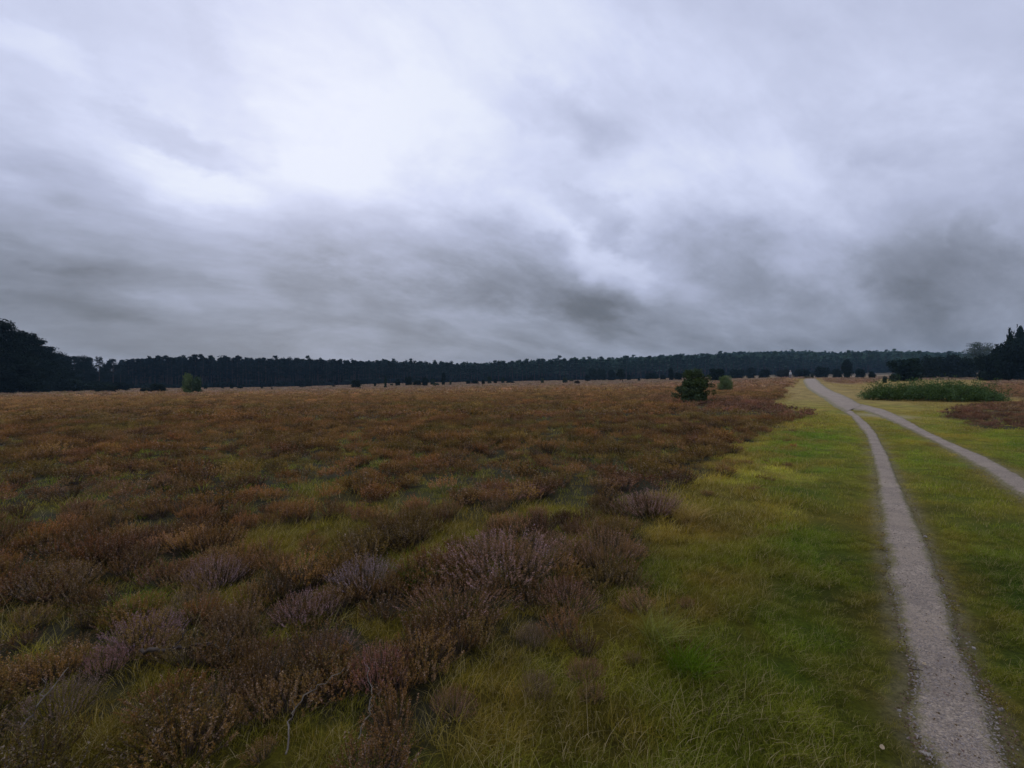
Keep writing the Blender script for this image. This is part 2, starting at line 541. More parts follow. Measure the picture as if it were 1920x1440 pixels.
def path_mat():
    m, t = new_mat('trodden_gravel')
    b = nd(t, 'ShaderNodeBsdfPrincipled')
    b.inputs['Roughness'].default_value = .8
    b.inputs['Specular IOR Level'].default_value = .25
    pos = nd(t, 'ShaderNodeNewGeometry').outputs['Position']
    c = mixc(t, smooth(t, noise(t, pos, 2.2, 5, .6), .35, .65), (.365, .290, .215, 1), (.29, .228, .170, 1))
    # fine grit
    vo = nd(t, 'ShaderNodeTexVoronoi', feature='F1')
    t.links.new(pos, vo.inputs['Vector'])
    vo.inputs['Scale'].default_value = 130
    sepc = nd(t, 'ShaderNodeSeparateColor')
    t.links.new(vo.outputs['Color'], sepc.inputs[0])
    k = mth(t, 'ADD', mth(t, 'MULTIPLY', sepc.outputs[0], .7), .68)
    n = noise(t, pos, 45, 6, .75)
    k = mth(t, 'MULTIPLY', k, smooth(t, n, .33, .52, .45, 1.0))
    c = mixc(t, 1.0, c, comb(t, k, k, k), 'MULTIPLY')
    # damp darker and sandier worn patches
    c = mixc(t, smooth(t, noise(t, pos, 4, 6, .7), .50, .68, 0, .7), c, (.225, .18, .14, 1))
    c = mixc(t, smooth(t, noise(t, pos, 9, 6, .75), .60, .70, 0, .75), c, (.13, .10, .08, 1))
    c = mixc(t, smooth(t, noise(t, pos, 1.3, 4, .6), .50, .64, 0, .35), c, (.42, .33, .23, 1))
    e = nd(t, 'ShaderNodeAttribute', attribute_name='edge').outputs['Fac']
    f = smooth(t, mth(t, 'ADD', e, mth(t, 'MULTIPLY', mth(t, 'SUBTRACT', noise(t, pos, 16, 5, .7), .5), 1.3)), .50, .98, 0, .85)
    c = mixc(t, f, c, (.17, .15, .05, 1))
    t.links.new(c, b.inputs['Base Color'])
    bm_ = nd(t, 'ShaderNodeBump')
    bm_.inputs['Strength'].default_value = .9
    bm_.inputs['Distance'].default_value = .012
    t.links.new(mth(t, 'ADD', mth(t, 'MULTIPLY', vo.outputs['Distance'], -.8), mth(t, 'MULTIPLY', n, 1.2)), bm_.inputs['Height'])
    t.links.new(bm_.outputs[0], b.inputs['Normal'])
    o = nd(t, 'ShaderNodeOutputMaterial')
    t.links.new(b.outputs[0], o.inputs[0])
    return m


M_GROUND, M_PATH = ground_mat(), path_mat()
M_HEATH_I = leaf_mat('heather_spray', 'inst', pale=(.36, .285, .17))
M_HEATH_O = leaf_mat('heather_bush_spray', 'obj', stem=(.11, .09, .05), pale=(.36, .28, .26))
M_GRASS_I = leaf_mat('grass_blade', 'inst', stem=(.38, .30, .11), trans=.35, var=.8)
M_GRASS_O = leaf_mat('tussock_blade', 'obj', stem=(.12, .12, .04), trans=.35, var=.8)
M_LEAF_O = leaf_mat('evergreen_leaf', 'obj', stem=(.05, .04, .03), trans=.08, var=1.1)
M_LEAF_I = leaf_mat('evergreen_leaf_far', 'inst', stem=(.09, .065, .05), trans=.15, var=1.1)
M_BARK = simple_mat('pine_bark', (.075, .052, .042), (.04, .032, .03), 3, bump=.6, bscale=12)
M_WOOD = simple_mat('dead_wood_pale', (.20, .17, .13), (.11, .09, .07), 30)
M_WOODD = simple_mat('dead_wood_dark', (.045, .032, .026), (.085, .065, .05), 30)
M_STONE = simple_mat('pale_stone', (.36, .32, .27), (.22, .19, .16), 25, bump=.4)
M_PEB = simple_mat('pebble_grit', (.37, .32, .28), (.15, .12, .10), 60)
M_DRY = simple_mat('dry_leaf', (.38, .31, .20), (.24, .16, .08), 60)
M_SKIN = simple_mat('skin', (.45, .29, .22))
M_JACKET = simple_mat('pale_jacket', (.55, .57, .56), (.42, .45, .45), 6)
M_HAT = simple_mat('white_hat', (.78, .78, .76))
M_TROUS = simple_mat('grey_trousers', (.22, .20, .21), (.15, .14, .15), 6)


# ------------------------------------------------------------------ mesh helpers
def mesh_np(name, V, F, mat, vc=None, smooth_=False):
    """V (n,3); F triangles (m,3) or quads (m,4) or list of both"""
    me = bpy.data.meshes.new(name)
    if isinstance(F, list):
        Fs = F
    else:
        Fs = [F]
    loops = np.concatenate([f.ravel() for f in Fs]).astype(np.int32)
    tot = np.concatenate([np.full(len(f), f.shape[1]) for f in Fs]).astype(np.int32)
    st = np.concatenate([[0], np.cumsum(tot)[:-1]]).astype(np.int32)
    me.vertices.add(len(V)); me.vertices.foreach_set('co', np.asarray(V, np.float32).ravel())
    me.loops.add(len(loops)); me.loops.foreach_set('vertex_index', loops)
    me.polygons.add(len(tot)); me.polygons.foreach_set('loop_start', st)
    me.polygons.foreach_set('loop_total', tot)
    if vc is not None:
        a = me.attributes.new('vc', 'FLOAT_VECTOR', 'POINT')
        a.data.foreach_set('vector', np.asarray(vc, np.float32).ravel())
    me.update(calc_edges=True)
    if smooth_:
        me.polygons.foreach_set('use_smooth', np.ones(len(tot), bool))
    if mat is not None:
        me.materials.append(mat)
    return me


def link(name, me, parent=None, loc=None):
    o = bpy.data.objects.new(name, me)
    COL.objects.link(o)
    if parent is not None:
        o.parent = parent
    if loc is not None:
        o.location = loc
    return o


def tag(o, label=None, cat=None, group=None, kind=None):
    if label: o['label'] = label
    if cat: o['category'] = cat
    if group: o['group'] = group
    if kind: o['kind'] = kind
    return o


def empty(name, loc, rz=0.0, scale=(1, 1, 1)):
    o = bpy.data.objects.new(name, None)
    COL.objects.link(o)
    o.location = loc; o.rotation_euler = (0, 0, rz); o.scale = scale
    o.empty_display_size = .2
    return o


def copy_thing(src, loc, rz, scale, color=None):
    r = src.copy(); COL.objects.link(r)
    r.location = loc; r.rotation_euler = (0, 0, rz); r.scale = scale
    if color is not None: r.color = (*color, 1)
    for ch in list(src.children):
        c = ch.copy(); COL.objects.link(c); c.parent = r
        if color is not None: c.color = (*color, 1)
    return r


class Buf:
    """collects triangles (with the vc attribute) and tubes"""
    def __init__(s):
        s.V, s.F, s.C, s.n = [], [], [], 0

    def tris(s, P, vc):                    # P (m,3,3), vc (m,3) or (m,3,3)
        m = len(P)
        s.V.append(P.reshape(-1, 3))
        s.F.append(np.arange(m * 3).reshape(-1, 3) + s.n)
        if vc.ndim == 2:
            vc = np.repeat(vc[:, None, :], 3, 1)
        s.C.append(vc.reshape(-1, 3)); s.n += m * 3

    def tube(s, pts, rad, sides=3, vc=(0, .5, 0)):
        pts = np.asarray(pts, float); k = len(pts)
        d = np.gradient(pts, axis=0)
        d /= np.linalg.norm(d, axis=1, keepdims=True) + 1e-9
        ref = np.where(np.abs(d[:, 2:3]) > .9, [[1., 0, 0]], [[0, 0, 1.]])
        a = np.cross(d, ref); a /= np.linalg.norm(a, axis=1, keepdims=True) + 1e-9
        b = np.cross(d, a)
        th = np.arange(sides) / sides * 2 * math.pi
        rad = np.broadcast_to(rad, k)
        ring = pts[:, None] + rad[:, None, None] * (np.cos(th)[None, :, None] * a[:, None] + np.sin(th)[None, :, None] * b[:, None])
        idx = np.arange(k * sides).reshape(k, sides) + s.n
        q0, q1 = idx[:-1], idx[1:]
        r0, r1 = np.roll(q0, -1, 1), np.roll(q1, -1, 1)
        s.F.append(np.stack([q0, r0, r1], -1).reshape(-1, 3)); s.F.append(np.stack([q0, r1, q1], -1).reshape(-1, 3))
        s.V.append(ring.reshape(-1, 3)); s.C.append(np.tile(np.asarray(vc, float), (k * sides, 1))); s.n += k * sides

    def mesh(s, name, mat, smooth_=False):
        return mesh_np(name, np.concatenate(s.V), np.concatenate(s.F), mat, np.concatenate(s.C), smooth_)


def rand_tris(P, size, g, up=0.0, flat=0.0, aspect=1.0):
    """one random small triangle at each point"""
    m = len(P)
    a = g.normal(size=(m, 3)); a[:, 2] += up
    if flat: a[:, 2] *= (1 - flat)
    a /= np.linalg.norm(a, axis=1, keepdims=True)
    b = np.cross(a, g.normal(size=(m, 3))); b /= np.linalg.norm(b, axis=1, keepdims=True) + 1e-9
    sz = (np.broadcast_to(size, m) * g.uniform(.7, 1.3, m))[:, None]
    return np.stack([P + a * sz, P - a * sz * .6 + b * sz * .55 * aspect, P - a * sz * .6 - b * sz * .55 * aspect], 1)


# ------------------------------------------------------------------ ground
def axis(lo, hi, a, n0, n1):
    s0, s1 = math.asinh(lo / a), math.asinh(hi / a)
    k0 = int(n0); s = np.concatenate([np.linspace(s0, 0, k0, endpoint=False), np.linspace(0, s1, n1)])
    return a * np.sinh(s)


gx = axis(-2600, 2600, 1.6, 260, 300) + 0.8
gy = axis(-400, 2600, 1.4, 60, 330) + 2.5
X, Y = np.meshgrid(gx, gy)
zx, zg, zpd, zhs = zone(X, Y)
Z = ground_z(X, Y, zpd) - .012
nx, ny = len(gx), len(gy)
idx = np.arange(nx * ny).reshape(ny, nx)
F = np.stack([idx[:-1, :-1], idx[:-1, 1:], idx[1:, 1:], idx[1:, :-1]], -1).reshape(-1, 4)
gme = mesh_np('ground', np.stack([X, Y, Z], -1).reshape(-1, 3), F, M_GROUND, smooth_=True)
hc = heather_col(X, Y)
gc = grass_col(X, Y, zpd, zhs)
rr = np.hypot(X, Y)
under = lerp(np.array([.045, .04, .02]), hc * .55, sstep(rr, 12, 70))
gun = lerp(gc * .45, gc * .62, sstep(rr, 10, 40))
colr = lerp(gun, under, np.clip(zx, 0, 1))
colr = lerp(colr, np.array([.05, .045, .03]), sstep(rr, 330, 380) * .8)
colr = lerp(colr, np.array([.20, .17, .09]), .7 * np.exp(-(np.maximum(zpd, 0) / .05) ** 2) * (1 - sstep(rr, 12, 25)))
colr = lerp(colr, np.array([.36, .29, .19]), .8 * patch(X, Y, 1652, 779, 38, 5))
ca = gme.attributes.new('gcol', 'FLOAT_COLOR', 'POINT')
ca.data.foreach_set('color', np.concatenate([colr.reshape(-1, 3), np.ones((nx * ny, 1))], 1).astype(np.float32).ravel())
tag(link('ground', gme), kind='structure')


# ------------------------------------------------------------------ paths
def build_path(name, rails, step=.12, endtaper=None, lift=0.0, ncol=11):
    A = np.array([r[0] for r in rails]); B = np.array([r[1] for r in rails])
    c = (A + B) / 2
    s = np.concatenate([[0], np.cumsum(np.linalg.norm(np.diff(c[:, :2], axis=0), axis=1))])
    # finer steps near the camera
    q = [s[0]]
    while q[-1] < s[-1]:
        p = np.array([np.interp(q[-1], s, c[:, 0]), np.interp(q[-1], s, c[:, 1])])
        q.append(q[-1] + max(.035, .011 * np.linalg.norm(p)))
    q = np.array(q[:-1] + [s[-1]])
    def cr(P):
        return np.stack([np.interp(q, s, P[:, i]) for i in range(2)], 1)
    a, b = cr(A), cr(B)
    for _ in range(6):
        for z in (a, b):
            z[1:-1] = (z[:-2] + 2 * z[1:-1] + z[2:]) / 4
    w = np.linalg.norm(b - a, axis=1, keepdims=True)
    n = (b - a) / w
    amp = np.clip(.27 * w[:, 0], .06, .8)
    def jag(P, sd):
        return (amp * ((vn(P[:, 0], P[:, 1], .30, sd, 3) - .5) * .7 + (vn(P[:, 0], P[:, 1], .11, sd + 4, 2) - .5) * .45))[:, None]
    a = a - n * (jag(a, 7) - .004); b = b + n * (jag(b, 9) - .004)
    f = np.linspace(0, 1, ncol)[None, :, None]
    G = a[:, None] * (1 - f) + b[:, None] * f
    gz = ground_z(G[..., 0], G[..., 1])
    d = np.hypot(G[..., 0], G[..., 1])
    gz = gz + .012 + .0005 * d + lift
    gz[:, [0, -1]] -= .022 + .0012 * d[:, [0, -1]] + lift
    P = np.concatenate([G, gz[..., None]], -1)
    k = len(q)
    ii = np.arange(k * ncol).reshape(k, ncol)
    F = np.stack([ii[:-1, :-1], ii[:-1, 1:], ii[1:, 1:], ii[1:, :-1]], -1).reshape(-1, 4)
    me = mesh_np(name, P.reshape(-1, 3), F, M_PATH, smooth_=True)
    e = np.abs(np.linspace(-1, 1, ncol))[None, :].repeat(k, 0)
    ea = me.attributes.new('edge', 'FLOAT', 'POINT')
    ea.data.foreach_set('value', e.astype(np.float32).ravel())
    return tag(link(name, me), kind='structure')


build_path('footpath', RAILS[0])
build_path('side_footpath', RAILS[1], lift=.004)
build_path('sand_path', RAILS[2], lift=.012)


# ------------------------------------------------------------------ scatter by geometry nodes
def scatter(name, P, rot, scl, col, idx, metas, kind='stuff'):
    src = bpy.data.collections.new(name + '_kinds')
    for i, me in enumerate(metas):
        src.objects.link(bpy.data.objects.new('%s_kind_%02d' % (name, i), me))
    me = bpy.data.meshes.new(name)
    n = len(P)
    me.vertices.add(n); me.vertices.foreach_set('co', np.asarray(P, np.float32).ravel())
    a = me.attributes.new('rot', 'FLOAT_VECTOR', 'POINT'); a.data.foreach_set('vector', np.asarray(rot, np.float32).ravel())
    a = me.attributes.new('scl', 'FLOAT_VECTOR', 'POINT'); a.data.foreach_set('vector', np.asarray(scl, np.float32).ravel())
    a = me.attributes.new('tipcol', 'FLOAT_VECTOR', 'POINT'); a.data.foreach_set('vector', np.asarray(col, np.float32).ravel())
    a = me.attributes.new('pick', 'INT', 'POINT'); a.data.foreach_set('value', np.asarray(idx, np.int32))
    o = link(name, me)
    g = bpy.data.node_groups.new(name, 'GeometryNodeTree')
    g.interface.new_socket('Geometry', in_out='INPUT', socket_type='NodeSocketGeometry')
    g.interface.new_socket('Geometry', in_out='OUTPUT', socket_type='NodeSocketGeometry')
    gi, go = g.nodes.new('NodeGroupInput'), g.nodes.new('NodeGroupOutput')
    ci = g.nodes.new('GeometryNodeCollectionInfo')
    ci.inputs['Collection'].default_value = src
    ci.inputs['Separate Children'].default_value = True
    ci.inputs['Reset Children'].default_value = True
    ip = g.nodes.new('GeometryNodeInstanceOnPoints')
    ip.inputs['Pick Instance'].default_value = True

    def na(nm, ty):
        x = g.nodes.new('GeometryNodeInputNamedAttribute'); x.data_type = ty
        x.inputs['Name'].default_value = nm
        return next(s for s in x.outputs if s.enabled and s.name == 'Attribute')
    L = g.links.new
    L(gi.outputs[0], ip.inputs['Points']); L(ci.outputs[0], ip.inputs['Instance'])
    L(na('pick', 'INT'), ip.inputs['Instance Index'])
    L(na('rot', 'FLOAT_VECTOR'), ip.inputs['Rotation']); L(na('scl', 'FLOAT_VECTOR'), ip.inputs['Scale'])
    L(ip.outputs[0], go.inputs[0])
    md = o.modifiers.new('scatter', 'NODES'); md.node_group = g
    o['kind'] = kind
    return o


def heather_mesh(name, stems, leaves, radius, height, leaf, g, mat, woody=True, sides=3, mounds=0, gap=.30, gain=1.9):
    b = Buf()
    MO = [(g.uniform(-.5, .5) * radius * 1.3, g.uniform(-.5, .5) * radius * 1.3, g.uniform(.6, 1.1), g.uniform(.4, .75)) for _ in range(mounds)]
    for k in range(stems):
        a = g.uniform(0, 2 * math.pi); rr_ = radius * math.sqrt(g.uniform(0, 1))
        base = np.array([math.cos(a), math.sin(a), 0]) * rr_ * .35
        hh = height * g.uniform(.65, 1.1) * (1 - .35 * (rr_ / radius) ** 2)
        tip = np.array([math.cos(a) * rr_, math.sin(a) * rr_, hh]) + g.normal(size=3) * [.03, .03, .02] * (height / .35)
        mid = base * .15 + tip * .80 + g.normal(size=3) * .02 * (height / .35); mid[2] = hh * .45
        t = np.linspace(0, 1, 5)[:, None]
        pts = base * (1 - t) ** 2 + 2 * mid * t * (1 - t) + tip * t ** 2
        pts[0, 2] = -.03
        if mounds:
            mx_, my_, mh, mr = MO[g.integers(mounds)]
            off = np.array([mx_, my_, 0])
            base = base * mr + off; tip = tip * [mr, mr, mh] + off; mid = mid * [mr, mr, mh] + off * .9
        br = g.uniform(0, 1)
        if woody:
            b.tube(pts, np.linspace(.0028, .0010, 5) * (leaf / .010), sides, (.12, br, 0))
        tt = g.uniform(.42, 1.0, leaves) ** .8
        i0 = np.clip((tt * 4).astype(int), 0, 3); f = (tt * 4 - i0)[:, None]
        p = pts[i0] * (1 - f) + pts[i0 + 1] * f
        p = p + g.normal(size=(leaves, 3)) * leaf * np.array([.55, .55, .5])
        T = rand_tris(p, leaf, g, up=1.2, aspect=.9)
        vc = np.stack([np.clip((tt - gap) * gain, .10, 1), g.uniform(0, 1, leaves) * .6 + br * .4, np.zeros(leaves)], 1)
        b.tris(T, vc)
    return b.mesh(name, mat)


def grass_mesh(name, blades, radius, height, width, g, mat, segs=3, lean=.5, dry=.15, seed=False):
    b = Buf()
    for k in range(blades):
        a = g.uniform(0, 2 * math.pi); r_ = radius * math.sqrt(g.uniform())
        p0 = np.array([math.cos(a) * r_, math.sin(a) * r_, -.01])
        h = height * g.uniform(.45, 1.15); la = g.uniform(0, 2 * math.pi)
        ld = np.array([math.cos(la), math.sin(la), 0]) * h * lean * g.uniform(.3, 1.3) + p0 * [1, 1, 0] / max(radius, .01) * h * .25
        t = np.linspace(0, 1, segs + 1)[:, None]
        pts = p0 + np.array([0, 0, 1]) * h * (t - .28 * t * t * lean) + ld * t ** 1.8
        sd = np.array([-math.sin(la + .6), math.cos(la + .6), 0])
        w = width * (1 - t ** 1.5) * .5
        l, r2 = pts - sd * w, pts + sd * w
        T = []
        for i in range(segs):
            T.append([l[i], r2[i], r2[i + 1]])
            if i < segs - 1: T.append([l[i], r2[i + 1], l[i + 1]])
        T = np.array(T)
        isdry = g.uniform() < dry
        vc = np.tile([[(.15 if isdry else .9), g.uniform(.6, 1) if isdry else g.uniform(), 0]], (len(T), 1))
        b.tris(T, vc)
    return b.mesh(name, mat)


def sample_fan(d0, d1, dens, umax=1.22, back=0.0):
    """random ground points between distances d0..d1 in front, with u=x/y inside the view and a margin"""
    ar = umax * (d1 ** 2 - d0 ** 2) + 4 * umax * 0
    n = int(ar * dens)
    y = np.sqrt(rng.uniform(d0 ** 2, d1 ** 2, n)); x = rng.uniform(-umax, umax, n) * y
    if d0 < 2:                      # the ground beside and just behind the standpoint
        m = int(14 * 5.5 * dens * .7)
        xr, yr = rng.uniform(-7, 7, m), rng.uniform(-.8, 4.7, m)
        k = (np.abs(xr) > umax * yr) & (np.hypot(xr, yr) > .75)
        x, y = np.concatenate([x, xr[k]]), np.concatenate([y, yr[k]])
    return x, y


def rotv(n, tilt=.12):
    return np.stack([rng.normal(0, tilt, n), rng.normal(0, tilt, n), rng.uniform(0, 6.283, n)], 1)


g_ = np.random.default_rng(3)
H_NEAR = [heather_mesh('heather_near', 110, 34, .20, .30, .0062, g_, M_HEATH_I) for _ in range(4)]
H_MID = [heather_mesh('heather_mid', 60, 16, .24, .32, .0125, g_, M_HEATH_I, woody=(i < 1)) for i in range(4)]
H_FAR = [heather_mesh('heather_far', 34, 8, .32, .34, .030, g_, M_HEATH_I, woody=False) for _ in range(4)]
H_VFAR = [heather_mesh('heather_very_far', 22, 5, .8, .40, .085, g_, M_HEATH_I, woody=False) for _ in range(3)]

HP, HR, HS, HC, HI = [], [], [], [], []


def add_heather(d0, d1, dens, lo, hi, first, count, colmul=1.0, jitter=.25):
    x, y = sample_fan(d0, d1, dens)
    cov, g, pd, hs = zone(x, y)
    # single sprigs straggle into the green patches and out on the grass
    cov = np.maximum(cov, .13 * sstep(hs, -1.6, .2) * (hs > -1.6) * sstep(pd, .5, 1.2))
    keep = rng.uniform(0, 1, len(x)) < cov
    x, y, pd = x[keep], y[keep], pd[keep]
    z = ground_z(x, y, pd)
    n = len(x)
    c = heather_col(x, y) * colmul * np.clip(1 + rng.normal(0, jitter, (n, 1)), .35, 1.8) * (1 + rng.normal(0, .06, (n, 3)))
    s = rng.uniform(lo, hi, n) * np.where(cov[keep] < .2, .5, 1.0) * (.55 + .85 * vn(x, y, 1.0, 63, 2)) * np.where((x > .62 * y) & (y > 12), .7, 1.0)
    hgt = s * rng.uniform(.55, .92, n)
    HP.append(np.stack([x, y, z], 1)); HR.append(rotv(n)); HS.append(np.stack([s, s, hgt], 1))
    HC.append(np.clip(c, .01, 1)); HI.append(rng.integers(first, first + count, n))


add_heather(1.3, 6.0, 16, .62, 1.05, 0, 4)
add_heather(6.0, 20, 8, .7, 1.15, 4, 4)
add_heather(20, 60, 3.4, .8, 1.25, 8, 4)
add_heather(60, 240, .55, .8, 1.3, 12, 3, jitter=.18)
scatter('heather_ground_cover', np.concatenate(HP), np.concatenate(HR), np.concatenate(HS), np.concatenate(HC), np.concatenate(HI),
        H_NEAR + H_MID + H_FAR + H_VFAR)

# grass -------------------------------------------------------------
G_NEAR = [grass_mesh('grass_near', 90, .10, .085, .0027, g_, M_GRASS_I, 3, 1.1, dry=.10) for _ in range(3)]
G_MID = [grass_mesh('grass_mid', 56, .17, .072, .0052, g_, M_GRASS_I, 2, .8) for _ in range(3)]
G_FAR = [grass_mesh('grass_far', 34, .34, .085, .016, g_, M_GRASS_I, 1, .8) for _ in range(3)]
G_LONG = [grass_mesh('grass_long', 60, .09, .17, .0026, g_, M_GRASS_I, 4, 1.2, dry=.22) for _ in range(3)]
G_LONGM = [grass_mesh('grass_long_mid', 34, .14, .18, .0055, g_, M_GRASS_I, 2, 1.0, dry=.25) for _ in range(2)]
GP, GRt, GS, GC, GI = [], [], [], [], []


def add_grass(d0, d1, dens, lo, hi, first, count, where='grass', colmul=1.0, thin=0.0):
    x, y = sample_fan(d0, d1, dens)
    cov, g, pd, hs = zone(x, y)
    p = 1 - .75 * np.clip(cov, 0, 1)
    if where == 'long':
        # longer grass: at the heath edge and in the green patches, not by the path
        p = np.maximum(.85 * np.exp(-((hs + .25) / .6) ** 2), .9 * sstep(g, .3, .6)) + .22 * (hs > 0) + .18 * (hs > -1.6)
        p = p * sstep(pd, .35, .9) * sstep(vn(x, y, .5, 201, 2), .25, .6)
    p = p * sstep(pd + (vn(x, y, .12, 401, 2) - .5) * .10, -.055, .03)
    keep = rng.uniform(0, 1, len(x)) < p
    x, y, pd, hs = x[keep], y[keep], pd[keep], hs[keep]
    n = len(x)
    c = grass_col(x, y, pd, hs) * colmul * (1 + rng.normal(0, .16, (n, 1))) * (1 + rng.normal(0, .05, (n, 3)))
    s = rng.uniform(lo, hi, n) * (.60 + .40 * sstep(pd, -.05, .45)) * (.65 + .6 * vn(x, y, .7, 211, 2))
    s = s * np.where(hs > -1.0, 1.1, .85)
    GP.append(np.stack([x, y, ground_z(x, y, pd)], 1)); GRt.append(rotv(n, .15)); GS.append(np.stack([s, s, s], 1))
    GC.append(np.clip(c, .01, 1)); GI.append(rng.integers(first, first + count, n))


add_grass(1.2, 5, 130, .6, 1.1, 0, 3)
add_grass(5, 14, 42, .7, 1.2, 3, 3)
add_grass(14, 42, 10, .7, 1.2, 6, 3)
add_grass(42, 110, 1.2, 1.2, 2.0, 6, 3)
add_grass(1.3, 6, 26, .6, 1.15, 9, 3, 'long')
add_grass(6, 22, 7, .7, 1.2, 12, 2, 'long')
G_DRY = [grass_mesh('dry_stalks', 6, .14, .24, .0022, g_, M_GRASS_I, 5, 1.6, dry=1.0) for _ in range(3)]
x, y = sample_fan(1.4, 7, 4)
cov, g, pd, hs = zone(x, y)
k_ = (rng.uniform(0, 1, len(x)) < sstep(pd, .3, 1.0) * (.25 + .75 * sstep(vn(x, y, .6, 301, 2), .4, .65)))
x, y, pd = x[k_], y[k_], pd[k_]
n = len(x); s = rng.uniform(.5, 1.1, n)
GP.append(np.stack([x, y, ground_z(x, y, pd)], 1)); GRt.append(rotv(n, .3)); GS.append(np.stack([s, s, s], 1))
GC.append(np.tile([[.4, .33, .18]], (n, 1))); GI.append(rng.integers(14, 17, n))
scatter('grass', np.concatenate(GP), np.concatenate(GRt), np.concatenate(GS), np.concatenate(GC), np.concatenate(GI),
        G_NEAR + G_MID + G_FAR + G_LONG + G_LONGM + G_DRY)


# grit on the tracks and litter on their edges -----------------------
def blob_mesh(name, mat, g, sx=1, sy=1, sz=.6, sub=1):
    import bmesh
    bm = bmesh.new()
    bmesh.ops.create_icosphere(bm, subdivisions=sub, radius=1.0)
    for v in bm.verts:
        k = 1 + g.normal() * .16
        v.co = Vector((v.co.x * sx * k, v.co.y * sy * k, v.co.z * sz * k))
    me = bpy.data.meshes.new(name); bm.to_mesh(me); bm.free(); me.materials.append(mat)
    return me


def on_rail(r, n, spread, edge=False):
    A = np.array([p[0] for p in r]); B = np.array([p[1] for p in r])
    t = rng.uniform(0, 1, n) ** .8 * (len(A) - 1.001); i = t.astype(int); f = (t - i)[:, None]
    a = A[i] * (1 - f) + A[i + 1] * f; b = B[i] * (1 - f) + B[i + 1] * f
    if edge:
        w = np.where(rng.uniform(size=n) < .4, rng.normal(-.03, .05, n), rng.normal(1.06, .08, n))[:, None]
    else:
        w = rng.uniform(0, 1, n)[:, None]
    p = a * (1 - w) + b * w
    return p[:, 0], p[:, 1]


peb = [blob_mesh('pebble', M_PEB, g_, 1, g_.uniform(.7, 1), .6) for _ in range(4)]
x1, y1 = on_rail(RAILS[0][:11], 5200, 1)
x2, y2 = on_rail(RAILS[0][:13], 420, 1, True)
x, y = np.concatenate([x1, x2]), np.concatenate([y1, y2])
s = np.concatenate([rng.gamma(2.0, .0011, len(x1)) + .0012, rng.gamma(1.6, .0016, len(x2)) + .002])
s = np.minimum(s, .007)
z = ground_z(x, y) + .012 + .0005 * np.hypot(x, y)
scatter('gravel', np.stack([x, y, z], 1), rotv(len(x), .3), np.stack([s, s, s], 1), np.full((len(x), 3), .3), rng.integers(0, 4, len(x)), peb)

b = Buf()
x, y = on_rail(RAILS[0][:13], 1240, 1, True)
xi, yi = on_rail(RAILS[0][:13], 260, 1)
x, y = np.concatenate([x, xi]), np.concatenate([y, yi])
z = ground_z(x, y) + .022 + .0005 * np.hypot(x, y)
b.tris(rand_tris(np.stack([x, y, z], 1), .0075, rng, flat=.75), np.stack([np.ones(1500), rng.uniform(0, 1, 1500), np.zeros(1500)], 1))
lit = leaf_mat('leaf_litter', 'fixed', fixed=(.15, .10, .06), trans=.1)
tag(link('leaf_litter', b.mesh('leaf_litter', lit)), kind='stuff')


# ------------------------------------------------------------------ single heather bushes in the foreground
HB = []
for i in range(5):
    e = empty('heather_bush', (0, 0, 0))
    f = link('foliage', heather_mesh('heather_bush_foliage', 380, 40, .5, .50, .0064, g_, M_HEATH_O, woody=False, mounds=6, gap=.45, gain=2.0), e)
    b = Buf()
    for k in range(46):
        a = g_.uniform(0, 6.283); r_ = .5 * math.sqrt(g_.uniform())
        hh = .42 * (1 - .4 * (r_ / .5) ** 2)
        p0 = np.array([math.cos(a) * r_ * .25, math.sin(a) * r_ * .25, -.04]); p3 = np.array([math.cos(a) * r_, math.sin(a) * r_, hh])
        t = np.linspace(0, 1, 6)[:, None]
        pts = p0 * (1 - t) + p3 * t + g_.normal(size=(6, 3)) * .014; pts[:, 2] -= .10 * np.sin(t[:, 0] * 3.14)
        b.tube(pts, np.linspace(.006, .0018, 6), 4, (0, g_.uniform(), 0))
    st = link('stem', b.mesh('heather_bush_stems', M_HEATH_O), e)
    HB.append([e, f, st, False])

